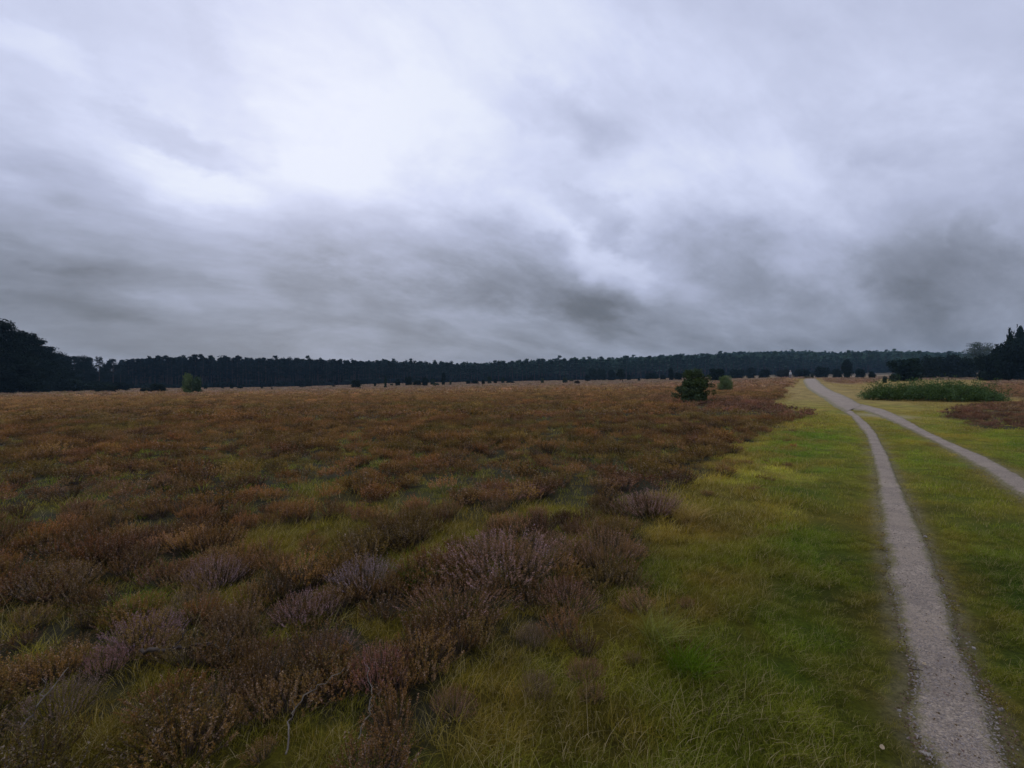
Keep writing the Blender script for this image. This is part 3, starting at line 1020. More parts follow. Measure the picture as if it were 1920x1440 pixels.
PK, PU, RU, BR = (.40, .225, .205), (.40, .275, .31), (.34, .175, .105), (.26, .165, .095)
HBL = [  # px, base y, width px, height px, colour, label
    (945, 1100, 240, 105, PK, 'largest pink heather bush with dark bare stems showing below'),
    (675, 1120, 120, 80, PU, 'upright lilac heather bush left of the bright green grass patch'),
    (560, 1180, 120, 65, (.42, .24, .26), 'loose pinkish heather just below left of the lilac upright bush'),
    (385, 1120, 110, 70, (.38, .23, .26), 'grey mauve heather bush left of the yellow green grass patch'),
    (240, 1240, 150, 70, (.40, .23, .27), 'lilac heather bush behind the dark fallen branch'),
    (165, 1290, 90, 60, (.42, .20, .21), 'small rosy heather clump low at the left above yellow green moss'),
    (700, 1310, 120, 90, (.42, .17, .14), 'reddish pink heather bush in the bottom centre left'),
    (860, 1170, 190, 70, RU, 'wide rust brown heather bush in front of the largest pink bush'),
    (1065, 1160, 120, 65, (.35, .17, .11), 'brown red heather bush right of the wide rusty one'),
    (1140, 1070, 150, 80, (.34, .18, .09), 'orange brown heather bush at the edge of the tall grass'),
    (1225, 975, 130, 60, (.38, .21, .20), 'dusky pink heather bush beside the straw coloured grass'),
    (950, 940, 150, 40, (.38, .18, .13), 'low rose brown heather behind the big pink bush'),
    (600, 1260, 100, 60, (.36, .21, .20), 'small dull pink heather between the lilac bush and the pale twigs'),
    (500, 1310, 110, 70, BR, 'brown heather bush behind the forked pale twig'),
    (70, 1130, 150, 70, BR, 'dull brown heather bush at the left edge of the view'),
    (60, 1390, 140, 80, (.25, .16, .13), 'dark brown heather in the bottom left corner'),
    (845, 1380, 90, 60, (.33, .16, .09), 'small reddish sprig of heather in grass at the bottom middle'),
    (1010, 1340, 70, 60, (.26, .16, .10), 'thin brown heather sprig standing in green grass near the bottom'),
    (1105, 1310, 70, 45, (.34, .15, .09), 'small rusty heather tuft alone in the grass'),
    (1000, 1240, 60, 60, (.27, .17, .11), 'narrow brown heather between rusty bush and grass'),
    (340, 1180, 120, 55, (.30, .19, .10), 'tawny heather bush between the green tuft and the grey mauve bush'),
    (380, 1370, 150, 60, (.30, .17, .10), 'straggling brown heather low in front of the dark branch'),
]


def used_or_copy(store, loc, rz, scale, col):
    if not store[3]:
        store[3] = True
        e = store[0]
        e.location = loc; e.rotation_euler = (0, 0, rz); e.scale = scale
        for c in e.children: c.color = (*col, 1)
        e.color = (*col, 1)
        return e
    return copy_thing(store[0], loc, rz, scale, col)


for i, (px, py, w, h, col, lab) in enumerate(HBL):
    p = at(px, py)
    p[1] += .12
    wm = w / FPX * p[1]; hm = h / FPX * p[1]
    z = float(ground_z(np.array([p[0]]), np.array([p[1]]))[0])
    o = used_or_copy(HB[i % 5], (p[0], p[1], z), g_.uniform(0, 6), (wm * 1.2, wm * 1.0, hm / .66), tuple(np.array(col) * [.92, .93, .72]))
    tag(o, lab, 'heather', 'heather bushes in the foreground')

# grass tussocks ------------------------------------------------------
TU = []
for i in range(2):
    TU.append(grass_mesh('grass_tussock', 300, .10, .27, .0044, g_, M_GRASS_O, 5, 1.1, dry=.12))
for i, (px, py, w, col, lab) in enumerate([
        (1290, 1265, 130, (.10, .17, .006), 'dark green grass tussock between heather and footpath'),
        (1235, 1205, 120, (.26, .26, .045), 'pale straw tipped tussock leaning behind the dark green one'),
        (245, 1165, 100, (.15, .22, .015), 'bright green grass tuft among brown heather at the left'),
        (775, 1100, 110, (.10, .17, .01), 'deep green grass tuft left of the largest pink heather'),
        (1290, 985, 90, (.42, .29, .08), 'straw orange grass clump beside the dusky pink heather')]):
    p = at(px, py)
    s = w / FPX * p[1] / .42
    z = float(ground_z(np.array([p[0]]), np.array([p[1]]))[0])
    o = link('grass_tussock', TU[i % 2], loc=(p[0], p[1], z))
    o.scale = (s, s, s); o.rotation_euler = (0, 0, i * 1.7); o.color = (*col, 1)
    tag(o, lab, 'grass tussock', 'grass tussocks')


# ------------------------------------------------------------------ dead branches, stones, twig
def branch_thing(name, pts_px, rad, mat, lab, cat, side=6, lift=.05, subs=(), dz=None):
    pts = []
    for k, (px, py) in enumerate(pts_px):
        q = at(px, py); z = float(ground_z(np.array([q[0]]), np.array([q[1]]))[0])
        pts.append([q[0], q[1], z + (lift if dz is None else dz[k])])
    pts = np.array(pts)
    n = len(pts) * 4
    t = np.linspace(0, len(pts) - 1, n)
    P = np.stack([np.interp(t, range(len(pts)), pts[:, i]) for i in range(3)], 1)
    P[1:-1] += g_.normal(size=(n - 2, 3)) * .006
    b = Buf(); b.tube(P - P[0], np.linspace(rad, rad * .35, n), side)
    o = link(name, b.mesh(name, mat, True), loc=P[0])
    for sx in subs:
        b = Buf()
        i0 = int(sx[0] * n); v = np.array(sx[1]); k = np.linspace(0, 1, 7)[:, None]
        Q = P[i0] - P[0] + v * k + g_.normal(size=(7, 3)) * .006 * (k > 0)
        b.tube(Q, np.linspace(rad * .55, rad * .2, 7), 5)
        link('side_twig', b.mesh('side_twig', mat, True), o)
    return tag(o, lab, cat, 'dead branches in the heather')


branch_thing('dead_branch', [(265, 1262), (300, 1265), (345, 1258), (385, 1256), (420, 1262), (445, 1258)], .011, M_WOODD,
             'dark crooked fallen branch lying in front of the lilac heather', 'branch', lift=.10,
             subs=[(.3, (.05, .06, .10)), (.6, (.08, -.05, .06)), (.8, (.03, .06, .07))])
branch_thing('bare_twig', [(536, 1436), (540, 1395), (556, 1385), (590, 1368), (648, 1352)], .0042, M_WOOD,
             'pale forked bare twig rising from grass at the bottom edge', 'twig', dz=[.02, .07, .12, .17, .24],
             subs=[(.22, (.03, .05, .20)), (.65, (.04, .02, .10))])
branch_thing('bare_twig', [(672, 1402), (690, 1380), (697, 1350), (686, 1322)], .0042, M_WOOD,
             'pale curved bare twig under the reddish pink heather bush', 'twig', dz=[.02, .08, .13, .2],
             subs=[(.4, (.05, .02, .08))])
branch_thing('bare_twig', [(40, 1400), (80, 1375), (130, 1350)], .005, M_WOOD,
             'thin grey dead twig leaning in the bottom left corner', 'twig', dz=[.05, .13, .22],
             subs=[(.5, (-.03, .03, .08))])
p = at(1704, 1265); q = at(1730, 1269)
b = Buf(); n = 7
P = np.array([p + (q - p) * k for k in np.linspace(0, 1, n)]); P[:, 2] = ground_z(P[:, 0], P[:, 1]) + .022
P[1:-1, :2] += g_.normal(size=(n - 2, 2)) * .003
b.tube(P - P[0], np.linspace(.0038, .0022, n), 5)
tag(link('twig', b.mesh('twig', M_WOODD, True), loc=P[0]), 'short dark twig lying across the left edge of the footpath', 'twig')
for i, (px, py, r_, fl, lab) in enumerate([
        (1737, 1427, .022, .5, 'long pale stone at the left edge of the footpath, nearest the viewer'),
        (1876, 1337, .018, .6, 'round pale stone on the right edge of the near footpath'),
        (1826, 1223, .016, .6, 'small pale stone right of the footpath beyond the round one'),
        (1735, 1010, .022, .6, 'pale stone on the right path edge, farthest of the stones'),
        (1686, 1340, .012, .6, 'tiny pale stone in the worn left edge of the footpath')]):
    p = at(px, py); z = float(ground_z(np.array([p[0]]), np.array([p[1]]))[0])
    o = link('stone', blob_mesh('stone', M_STONE, g_, 1.5 if i == 0 else 1.1, .8, fl, 2), loc=(p[0], p[1], z + .012 + r_ * .25))
    o.scale = (r_ * .75, r_ * .75, r_ * .75); o.rotation_euler = (0, 0, 2.2 + i)
    tag(o, lab, 'stone', 'pale stones along the footpath')
for px, py, lab in [(1733, 1259, 'curled pale dry leaf on the footpath by the short twig'), (1654, 1422, 'pale dry leaf in the grass left of the footpath, at the bottom edge')]:
    p = at(px, py); z = float(ground_z(np.array([p[0]]), np.array([p[1]]))[0])
    u = np.linspace(-1, 1, 7); V = []; 
    for k in u:
        wd = .42 * (1 - k * k) ** .7
        for s_ in (-1, 0, 1):
            V.append([k, s_ * wd, .18 * k * k + .22 * abs(s_) * wd])
    ii = np.arange(21).reshape(7, 3)
    F = np.stack([ii[:-1, :-1], ii[:-1, 1:], ii[1:, 1:], ii[1:, :-1]], -1).reshape(-1, 4)
    V = np.array(V)
    top = mesh_np('dry_leaf', np.concatenate([V, V - [0, 0, .03]]), np.concatenate([F, F[:, ::-1] + 21]), M_DRY)
    o = link('dry_leaf', top, loc=(p[0], p[1], z + .028)); o.scale = (.022, .022, .022); o.rotation_euler = (.1, .1, .9)
    tag(o, lab, 'leaf', 'dry leaves by the footpath')


# ------------------------------------------------------------------ trees and bushes
def clump_tris(b, centres, radii, per, size, g, flat=0.0, aspect=1.0, shade=1.0):
    for c, r_ in zip(centres, radii):
        q = g.normal(size=(per, 3)); q /= np.linalg.norm(q, axis=1, keepdims=True)
        q *= (g.uniform(.25, 1.0, (per, 1)) ** .45)
        P = np.asarray(c) + q * np.asarray(r_)
        br = g.uniform(0, .5)
        vc = np.stack([np.ones(per), br + g.uniform(0, .5, per), np.zeros(per)], 1)
        b.tris(rand_tris(P, size, g, flat=flat, aspect=aspect), vc)


def shell_bush(name, mat, g, kind='round', n=1700, size=.055, lumps=26):
    """unit bush: height 1, half width .5"""
    b = Buf()
    C, Rr = [], []
    for k in range(lumps):
        th = g.uniform(0, 6.283)
        if kind == 'round':
            zc = g.uniform(.10, .84); w = .34 * math.sqrt(max(0, 1 - ((zc - .42) / .5) ** 2)) + .02
            r_ = (.17, .17, .17)
        elif kind == 'column':
            zc = g.uniform(.08, .88); w = .26 * min(1, (1.02 - zc) * 2.6)
            r_ = (.19, .19, .15)
        elif kind == 'cone':
            zc = g.uniform(.05, .93) ; w = .38 * (1.0 - zc) + .01
            r_ = (.16 * (1.1 - zc), .16 * (1.1 - zc), .10)
        elif kind == 'low':
            zc = g.uniform(.1, .62); w = .40 * math.sqrt(max(0, 1 - (zc / .9) ** 2))
            r_ = (.14, .14, .26)
        elif kind == 'shaggy':
            zc = g.uniform(.08, .90); w = .36 * math.sqrt(max(0, 1 - ((zc - .38) / .62) ** 2)) * g.uniform(.7, 1.15)
            r_ = (.12, .12, .16)
        rho = w * g.uniform(.5, 1.0)
        C.append((math.cos(th) * rho, math.sin(th) * rho, zc)); Rr.append(r_)
    clump_tris(b, C, Rr, n // lumps, size, g, aspect=.8)
    # dense heart so the bush does not look hollow
    hc_ = [(0, 0, z_) for z_ in (.2, .42, .62)]
    hw = {'round': .30, 'column': .20, 'cone': .20, 'low': .34, 'shaggy': .26}[kind]
    clump_tris(b, hc_, [(hw, hw, .22)] * 3, n // 8, size * 1.6, g)
    if kind in ('shaggy', 'column', 'low', 'cone'):
        m = 60                                        # upright sprays that break the outline
        for k in range(m):
            th = g.uniform(0, 6.283); zc = g.uniform(.3, .88)
            w = {'column': .36, 'cone': .42 * (1 - zc) + .04, 'low': .40, 'shaggy': .40}[kind] * g.uniform(.2, 1)
            if kind == 'low': zc = g.uniform(.45, .72)
            p = np.array([math.cos(th) * w, math.sin(th) * w, zc])
            v = np.array([math.cos(th) * .3, math.sin(th) * .3, 1.0]) * g.uniform(.06, .16)
            t = np.linspace(0, 1, 9)[:, None]
            P = p + v * t + g.normal(size=(9, 3)) * .008
            b.tris(rand_tris(P, size * .55, g, up=2), np.stack([np.ones(9), g.uniform(.3, 1, 9), np.zeros(9)], 1))
    return b.mesh(name, mat)


def stem_mesh(name, g, h=.5, r_=.05, n=3):
    b = Buf()
    for k in range(n):
        a = g.uniform(0, 6.283)
        t = np.linspace(0, 1, 5)[:, None]
        P = np.array([0, 0, -.03]) + np.array([math.cos(a) * .18, math.sin(a) * .18, h]) * t + g.normal(size=(5, 3)) * .01
        b.tube(P, np.linspace(r_, r_ * .4, 5), 6)
    return b.mesh(name, M_BARK, True)


BUSH = {}
for kd in ('round', 'column', 'cone', 'low', 'shaggy'):
    BUSH[kd] = []
    for i in range(4):
        e = empty('juniper_bush', (0, 0, 0))
        link('foliage', shell_bush('foliage_' + kd, M_LEAF_O, g_, kd, 1700 if kd != 'low' else 1500), e)
        link('stem', stem_mesh('bush_stem', g_), e)
        BUSH[kd].append([e, None, None, False])
for i in range(2):   # finer bushes for the two nearest places
    e = empty('juniper_bush', (0, 0, 0))
    if i == 0:
        b = Buf(); C = []
        hull = [(-.50, .03, .46), (.46, .03, .44), (0, .04, .5), (-.25, .04, .5), (.25, .04, .5), (-.50, .25, .48), (-.44, .42, .46), (-.34, .60, .40), (-.27, .80, .20), (-.22, .92, .08), (0, .84, .20), (.14, .93, .14), (.30, .86, .14), (.42, .74, .16),
                (.46, .55, .30), (.42, .35, .42), (.38, .10, .42), (0, .3, .4), (0, .6, .3), (.2, .5, .4), (-.2, .2, .45)]
        for hx, hz_, dy in hull:
            for r2 in range(6):
                C.append((hx * g_.uniform(.35, 1.0) if r2 else hx, g_.uniform(-1, 1) * dy, hz_ + g_.normal() * .03))
        clump_tris(b, C, [(.085, .085, .075)] * len(C), 75, .026, g_, aspect=.8)
        clump_tris(b, [(0, 0, .14), (0, 0, .25), (-.1, 0, .42), (.05, 0, .62)], [(.38, .38, .17)] * 4, 800, .045, g_)
        for k in range(150):
            c0 = np.array(C[g_.integers(len(C))]); v = np.array([c0[0] * .9, c0[1] * .9, .75]) * g_.uniform(.06, .17)
            t = np.linspace(.2, 1, 12)[:, None]
            b.tris(rand_tris(c0 + v * t + g_.normal(size=(12, 3)) * .008, .016, g_, up=2), np.stack([np.ones(12), g_.uniform(.4, 1, 12), np.zeros(12)], 1))
        fol = b.mesh('foliage_fine', M_LEAF_O)
    else:
        fol = shell_bush('foliage_fine', M_LEAF_O, g_, 'shaggy', 9000, .026, 60)
    link('foliage', fol, e)
    link('stem', stem_mesh('bush_stem', g_), e)
    BUSH.setdefault('fine', []).append([e, None, None, False])

DKG, MDG, OLG, LTG, GRG = (.016, .026, .015), (.030, .048, .023), (.075, .095, .035), (.14, .17, .055), (.12, .15, .10)
# px, top y, base y, width px, kind, colour, depth or None, category, label
BL = [
    (1301, 693, 757, 60, 'fine', (.066, .092, .034), None, 'juniper', 'shaggy dark juniper standing alone in the heath left of the footpath'),
    (1360, 704, 734, 32, 'fine', (.15, .20, .075), None, 'bush', 'small light green bush behind and right of the lone shaggy juniper'),
    (1346, 689, 712, 34, 'round', DKG, 120, 'juniper', 'round dark juniper directly behind the small light green bush'),
    (1272, 700, 712, 16, 'round', DKG, 150, 'juniper', 'small round juniper half hidden by the lone shaggy juniper'),
    (1258, 692, 712, 11, 'column', DKG, 150, 'juniper', 'slim juniper just left of the lone shaggy juniper top'),
    (1243, 703, 711, 12, 'round', DKG, 170, 'juniper', 'tiny round juniper left of the slim juniper beside the lone shaggy one'),
    (1222, 699, 708, 24, 'low', DKG, 200, 'juniper', 'low wide juniper under the hill forest left of the lone shaggy juniper'),
    (1198, 709, 714, 6, 'shaggy', DKG, 160, 'juniper', 'very small dark juniper on pale heath between lollipop tree and shaggy juniper'),
    (1179, 703, 712, 8, 'round', DKG, 190, 'juniper', 'small juniper just right of the lollipop shaped tree'),
    (1147, 695, 713, 14, 'round', DKG, 200, 'juniper', 'round juniper close left of the lollipop shaped tree'),
    (1128, 694, 713.5, 18, 'round', (.022, .036, .020), 210, 'juniper', 'middle one of three round junipers left of the lollipop tree'),
    (1112, 692, 714, 18, 'round', (.022, .036, .020), 215, 'juniper', 'leftmost of three round junipers left of the lollipop tree'),
    (1101, 704, 714.5, 11, 'round', DKG, 190, 'juniper', 'small squat juniper at the left foot of the three round junipers'),
    (1082, 714, 721, 12, 'shaggy', (.05, .04, .028), None, 'bush', 'brown dark low bush nearest the viewer below the centre forest'),
    (1071, 710.5, 715, 8, 'round', (.05, .06, .03), 190, 'bush', 'tiny bush behind the brown dark low bush'),
    (1059, 708, 719, 10, 'round', (.05, .065, .035), 150, 'juniper', 'small bushy juniper left of the brown dark low bush'),
    (1017, 710, 719, 7, 'shaggy', (.06, .075, .04), 150, 'bush', 'thin grey green bush alone in the middle of the far heath'),
    (957, 714, 719.5, 17, 'low', DKG, 170, 'juniper', 'long low juniper at the right end of the middle row'),
    (943, 709, 719.5, 8, 'column', MDG, 170, 'juniper', 'upright juniper left of the long low juniper in the middle row'),
    (928.5, 711, 719.5, 8, 'round', DKG, 170, 'juniper', 'small round juniper in the middle row, right of the egg shaped one'),
    (918, 707, 719.5, 9, 'round', MDG, 170, 'juniper', 'egg shaped juniper in the middle row beside the top heavy one'),
    (906, 712, 721.5, 7, 'shaggy', DKG, 150, 'juniper', 'top heavy little juniper on a thin stem in the middle row'),
    (890, 714, 720, 15, 'low', DKG, 170, 'juniper', 'low dark juniper left of the top heavy one'),
    (878, 713, 720, 9, 'low', DKG, 170, 'juniper', 'low juniper at the left end of the middle row'),
    (844.5, 714, 723, 5, 'shaggy', (.06, .075, .04), 150, 'juniper', 'tiny grey green juniper right of the tall narrow column'),
    (831.5, 702, 724, 9, 'column', DKG, 150, 'juniper', 'tall narrow juniper column left of centre'),
    (818, 718, 726, 12, 'low', (.055, .075, .04), 140, 'juniper', 'small pale low juniper at the foot of the tall narrow column'),
    (812, 711, 722, 10, 'round', MDG, 170, 'juniper', 'round mid green juniper left of the tall narrow column'),
    (797, 709, 725, 14, 'shaggy', DKG, 145, 'juniper', 'wide dark juniper at the right end of a joined pair'),
    (782, 713, 725.5, 16, 'low', DKG, 145, 'juniper', 'low dark juniper at the left end of a joined pair'),
    (766, 708, 724, 15, 'round', DKG, 150, 'juniper', 'squarish dark juniper between the joined pair and a round one'),
    (746, 711, 723, 11, 'round', DKG, 155, 'juniper', 'round dark juniper two to the right of the pointed column'),
    (752, 725.5, 728.5, 12, 'low', (.05, .04, .03), None, 'bush', 'flat dark brown bush low in front of the round juniper'),
    (734, 720, 725, 6, 'shaggy', MDG, 150, 'bush', 'tiny bush just right of the pointed juniper column'),
    (723, 705, 729.5, 9, 'cone', MDG, None, 'juniper', 'pointed grey green juniper column in the left middle heath'),
    (703, 718, 726, 5, 'shaggy', DKG, 150, 'bush', 'tiny dark bush between broad juniper and pointed column'),
    (668, 711, 729.5, 21, 'round', DKG, None, 'juniper', 'broad dark juniper standing in front of the pine forest edge'),
    (675, 724, 730, 5, 'shaggy', OLG, None, 'bush', 'small olive sprig at the right foot of the broad dark juniper'),
    (625, 722, 727, 7, 'low', DKG, None, 'bush', 'tiny low bush left of the broad dark juniper'),
    (578, 711, 726.5, 12, 'round', (.020, .029, .018), None, 'bush', 'round dark bush against the pine trunks'),
    (567, 723.5, 728, 12, 'low', (.05, .055, .03), None, 'bush', 'low bush at the left foot of the round dark bush'),
    (510, 726, 732, 5, 'shaggy', DKG, None, 'bush', 'very small dark bush on the left heath, right one of two'),
    (491, 725, 731, 5, 'shaggy', DKG, None, 'bush', 'very small dark bush on the left heath, left one of two'),
    (450, 724, 730, 11, 'low', DKG, None, 'bush', 'low dark bush under the left pine trunks'),
    (434, 722, 731, 7, 'shaggy', DKG, None, 'bush', 'small upright bush right of the two tone green bush'),
    (417, 722, 730.5, 6, 'shaggy', DKG, None, 'bush', 'tiny dark bush second to the right of the two tone bush'),
    (386, 721, 732, 6, 'round', DKG, None, 'bush', 'small dark bush touching the right of the two tone green bush'),
    (352, 699, 738, 24, 'column', (.11, .15, .045), None, 'bush', 'olive green bush standing before the left pine forest'),
    (369, 704, 738, 22, 'round', (.05, .075, .03), None, 'bush', 'darker bush grown against the right side of the olive green bush'),
    (295, 718, 737, 32, 'round', (.020, .029, .017), None, 'bush', 'dark rounded bush in front of the left pine forest'),
    (273, 725, 737, 20, 'low', (.020, .029, .017), None, 'bush', 'low dark bush leaning on the left of the dark rounded bush'),
    (208, 721, 737, 22, 'round', (.020, .029, .017), None, 'bush', 'round dark bush at the right foot of the big left trees'),
    (190, 726, 737.5, 24, 'low', (.020, .029, .017), None, 'bush', 'low dark bush under the layered pine'),
    (1380, 694, 710, 30, 'round', (.020, .029, .018), 190, 'juniper', 'wide dark juniper behind the brown heath right of the light green bush'),
    (1408, 691, 708, 20, 'column', (.020, .029, .018), 190, 'juniper', 'squarish dark juniper second from the pale figure'),
    (1433, 694, 707, 21, 'round', DKG, 180, 'juniper', 'flat topped dark juniper left of the pale figure'),
    (1469, 694, 705, 24, 'round', (.035, .04, .03), 170, 'juniper', 'dark juniper immediately left of the pale figure'),
    (1505, 694, 705, 30, 'round', DKG, 180, 'juniper', 'wide dark juniper immediately right of the pale figure'),
    (1523, 699, 709, 10, 'cone', (.045, .06, .04), 112, 'juniper', 'small pointed juniper right at the top end of the sand path'),
    (1514, 703.5, 709, 11, 'low', (.10, .11, .07), 110, 'bush', 'small grey green bush on the crest left of the path end juniper'),
    (1541, 690, 704, 26, 'round', DKG, 170, 'juniper', 'broad dark juniper above the top of the sand path'),
    (1570, 693, 706, 17, 'round', DKG, 150, 'juniper', 'low juniper touching the left of the tall dark block juniper'),
    (1588, 675, 707, 23, 'column', (.022, .034, .026), 125, 'juniper', 'tall dark block shaped juniper right of the sand path top'),
    (1612, 690, 702, 20, 'round', DKG, 150, 'juniper', 'round juniper right of the tall dark block juniper'),
    (1635, 696, 709, 15, 'shaggy', DKG, 110, 'juniper', 'small dark juniper on the purple heath right of the path'),
    (1659, 705, 720, 10, 'shaggy', (.045, .06, .03), 75, 'bush', 'little dark bush behind the left end of the broom thicket'),
    (1675, 702, 716, 14, 'shaggy', (.045, .06, .03), 80, 'bush', 'small bush at the left foot of the big round juniper'),
    (1698, 669, 714, 62, 'round', (.022, .038, .024), 85, 'juniper', 'big round dark juniper behind the broom thicket'),
    (1745, 666, 705, 36, 'round', (.024, .036, .024), 115, 'juniper', 'dark rounded juniper right next to the big round one'),
    (1778, 663, 704, 44, 'round', (.020, .030, .022), 115, 'juniper', 'broad dark juniper in the middle of the right hand row'),
    (1812, 668, 704, 40, 'round', (.022, .034, .024), 118, 'juniper', 'dark juniper below the pale grey tree'),
    (1853, 660, 711, 42, 'round', (.020, .032, .022), 86, 'juniper', 'dark bush at the left slope of the tall right edge conifers'),
    (1880, 638, 711.5, 48, 'round', (.018, .028, .020), 86, 'juniper', 'tall dark rounded conifer left of the two pointed spires'),
    (1935, 640, 712, 60, 'round', (.018, .028, .020), 84, 'juniper', 'dark conifer mass cut by the right edge of the view'),
    (1895, 619, 711, 38, 'cone', (.020, .034, .024), 92, 'conifer', 'pointed dark conifer, left spire of the two at the right edge'),
    (1914, 611, 711, 46, 'cone', (.020, .034, .026), 95, 'conifer', 'pointed dark conifer, right and taller spire of the two'),
]
kcount = {}
for (px, ty, by, w, kd, col, dep, cat, lab) in BL:
    p = at(px, by) if dep is None else at_depth(px, dep)
    if dep is None and p[1] > 330:
        p = at_depth(px, 200)
    D = p[1]
    by_ = float(to_px(p)[1])
    h = (by_ - ty) / FPX * D
    h = max(h, (by - ty) / FPX * D * .8)
    wm = w / FPX * D
    if D > 125 and px < 1600: wm *= 1.15; h *= 1.15
    k = kcount.get(kd, 0); kcount[kd] = k + 1
    st = BUSH[kd][k % len(BUSH[kd])]
    o = used_or_copy(st, (p[0], p[1], p[2] - .05), .1 if kd == 'fine' else g_.uniform(0, 6), (wm * 1.05, wm * 1.05, h * 1.02), col)
    o.name = 'juniper_bush' if cat == 'juniper' else ('conifer' if cat == 'conifer' else 'bush')
    tag(o, lab, cat, {'juniper': 'junipers scattered on the heath', 'bush': 'small bushes on the heath'}.get(cat))

# lollipop tree: egg crown on a bare leaning stem
p = at_depth(1166, 150); s = 1 / FPX * p[1]
e = empty('lollipop_tree', tuple(p))
H = (float(to_px(p)[1]) - 691) * s
b = Buf(); C = []
for k in range(30):
    v = g_.normal(size=3); v /= np.linalg.norm(v)
    C.append((-.35 + v[0] * 1.05, v[1] * 1.05, H * .60 + v[2] * H * .27))
clump_tris(b, C, [(.62, .62, .62)] * 30, 70, .20, g_)
clump_tris(b, [(-.35, 0, H * .6)], [(1.1, 1.1, H * .28)], 300, .3, g_)
o = link('crown', b.mesh('crown', M_LEAF_O), e); o.color = (.025, .038, .026, 1)
b = Buf(); b.tube([(.35, 0, -.1), (.2, 0, H * .15), (-.1, 0, H * .33), (-.3, 0, H * .6)], [.16, .13, .11, .06], 7)
link('trunk', b.mesh('trunk', M_BARK, True), e)
tag(e, 'egg shaped dark tree on a bare leaning trunk, alone on the far heath', 'tree')

# pale grey green airy tree behind the right row
p = at_depth(1836, 140); s = p[1] / FPX
e = empty('birch_tree', tuple(p)); H = (float(to_px(p)[1]) - 640) * s
b = Buf()
C = [(g_.normal() * 2.3, g_.normal() * 2.0, H * g_.uniform(.42, .93)) for _ in range(90)]
C = [(x_ * (1.45 - (z_ / H) * 1.15), y_ * .8, z_) for x_, y_, z_ in C]
clump_tris(b, C, [(1.0, 1.0, .7)] * 90, 80, .15, g_)
o = link('crown', b.mesh('crown', M_LEAF_O), e); o.color = (.09, .12, .09, 1)
b = Buf(); b.tube([(0, 0, -.2), (.1, 0, H * .4), (0, .1, H * .85)], [.22, .15, .04], 7)
for k in range(7):
    a = g_.uniform(0, 6.28); z0 = H * g_.uniform(.3, .6)
    b.tube([(0, 0, z0), (math.cos(a) * 1.2, math.sin(a) * 1.2, z0 + 1.2), (math.cos(a) * 2, math.sin(a) * 2, z0 + 2.6)], [.09, .06, .02], 5)
link('trunk', b.mesh('trunk', M_BARK, True), e)
tag(e, 'pale grey green airy tree rising behind the dark junipers at the right', 'tree')

# broom thicket right of the path ---------------------------------------
pa, pb = at(1622, 748), at(1876, 753)
mid = (pa + pb) / 2
b = Buf(); st = Buf()
N = 620
L = np.linalg.norm((pb - pa)[:2]); ax = (pb - pa) / L; ay = np.array([-ax[1], ax[0], 0])
for k in range(N):
    a = g_.uniform(-.5, .5); c_ = g_.uniform(-.5, .5)
    env = math.sqrt(max(.02, 1 - (2 * a) ** 4)) * math.sqrt(max(.05, 1 - (2 * c_) ** 2))
    if (2 * a) ** 2 * .9 + (2 * c_) ** 2 > g_.uniform(.8, 1.35): continue
    q = ax * a * L + ay * c_ * 4.2
    h = (.35 + 1.15 * float(vn(np.array([a * L]), np.array([c_ * 4]), 1.3, 5, 2)[0])) * 1.55 * env ** .7 * g_.uniform(.5, 1.25)
    lean = g_.normal(size=2) * .26
    m = 34
    t = g_.uniform(.05, 1, m) ** .8
    P = q + np.stack([lean[0] * t * h * 2, lean[1] * t * h * 2, t * h], 1) + g_.normal(size=(m, 3)) * [.10, .10, .05]
    P[:, 2] = np.maximum(P[:, 2], .02)
    br = g_.uniform(0, .45) * (.4 + .6 * (c_ > -.1))  # sprays on the viewer's side darkened, shade put into their colour
    b.tris(rand_tris(P, .055, g_, up=.5, aspect=.8), np.stack([np.ones(m), np.clip(br + g_.uniform(-.2, .35, m) + .2 * t * (h > .9), 0, .9), np.zeros(m)], 1))
    if k % 5 == 0:
        st.tube([q + [0, 0, -.05], q + [lean[0] * h, lean[1] * h, h * .5], q + [lean[0] * h * 2, lean[1] * h * 2, h * .9]], [.018, .012, .005], 4)
for k in range(70):         # single long sprays standing out of the thicket
    a = g_.uniform(-.55, .55); c_ = g_.uniform(-.55, .55)
    q = ax * a * L + ay * c_ * 4.0
    h = g_.uniform(.7, 1.5) * (1 - abs(2 * a) ** 3 * .6); lean = g_.normal(size=2) * .35
    t = g_.uniform(.2, 1, 60)
    P = q + np.stack([lean[0] * t * h, lean[1] * t * h, t * h], 1) + g_.normal(size=(60, 3)) * [.09, .09, .05]
    b.tris(rand_tris(P, .05, g_, aspect=.8), np.stack([np.ones(60), g_.uniform(.4, 1, 60), np.zeros(60)], 1))
for k in range(560):
    a = g_.uniform(-.5, .5); c_ = g_.uniform(-.5, .5)
    if (2 * a) ** 2 * .9 + (2 * c_) ** 2 > 1.15: continue
    q = ax * a * L + ay * c_ * 4.0
    env = (1 - abs(2 * a) ** 3) * (1 - (2 * c_) ** 2) ** .5
    z = .15 + env * g_.uniform(.1, 1.0) * (.35 + 1.1 * float(vn(np.array([a * L]), np.array([c_ * 4]), 1.6, 15, 2)[0]))
    clump_tris(b, [q + [0, 0, z]], [(.34, .34, .20)], 50, .050, g_, aspect=.8)
e = empty('broom_thicket', tuple(mid))
o = link('foliage', b.mesh('foliage', M_LEAF_O), e); o.color = (.085, .135, .040, 1)
tag(link('stems', st.mesh('stem', M_BARK, True), e), kind='stuff')
tag(e, 'long low green broom thicket spreading right of the forked path', 'bush')


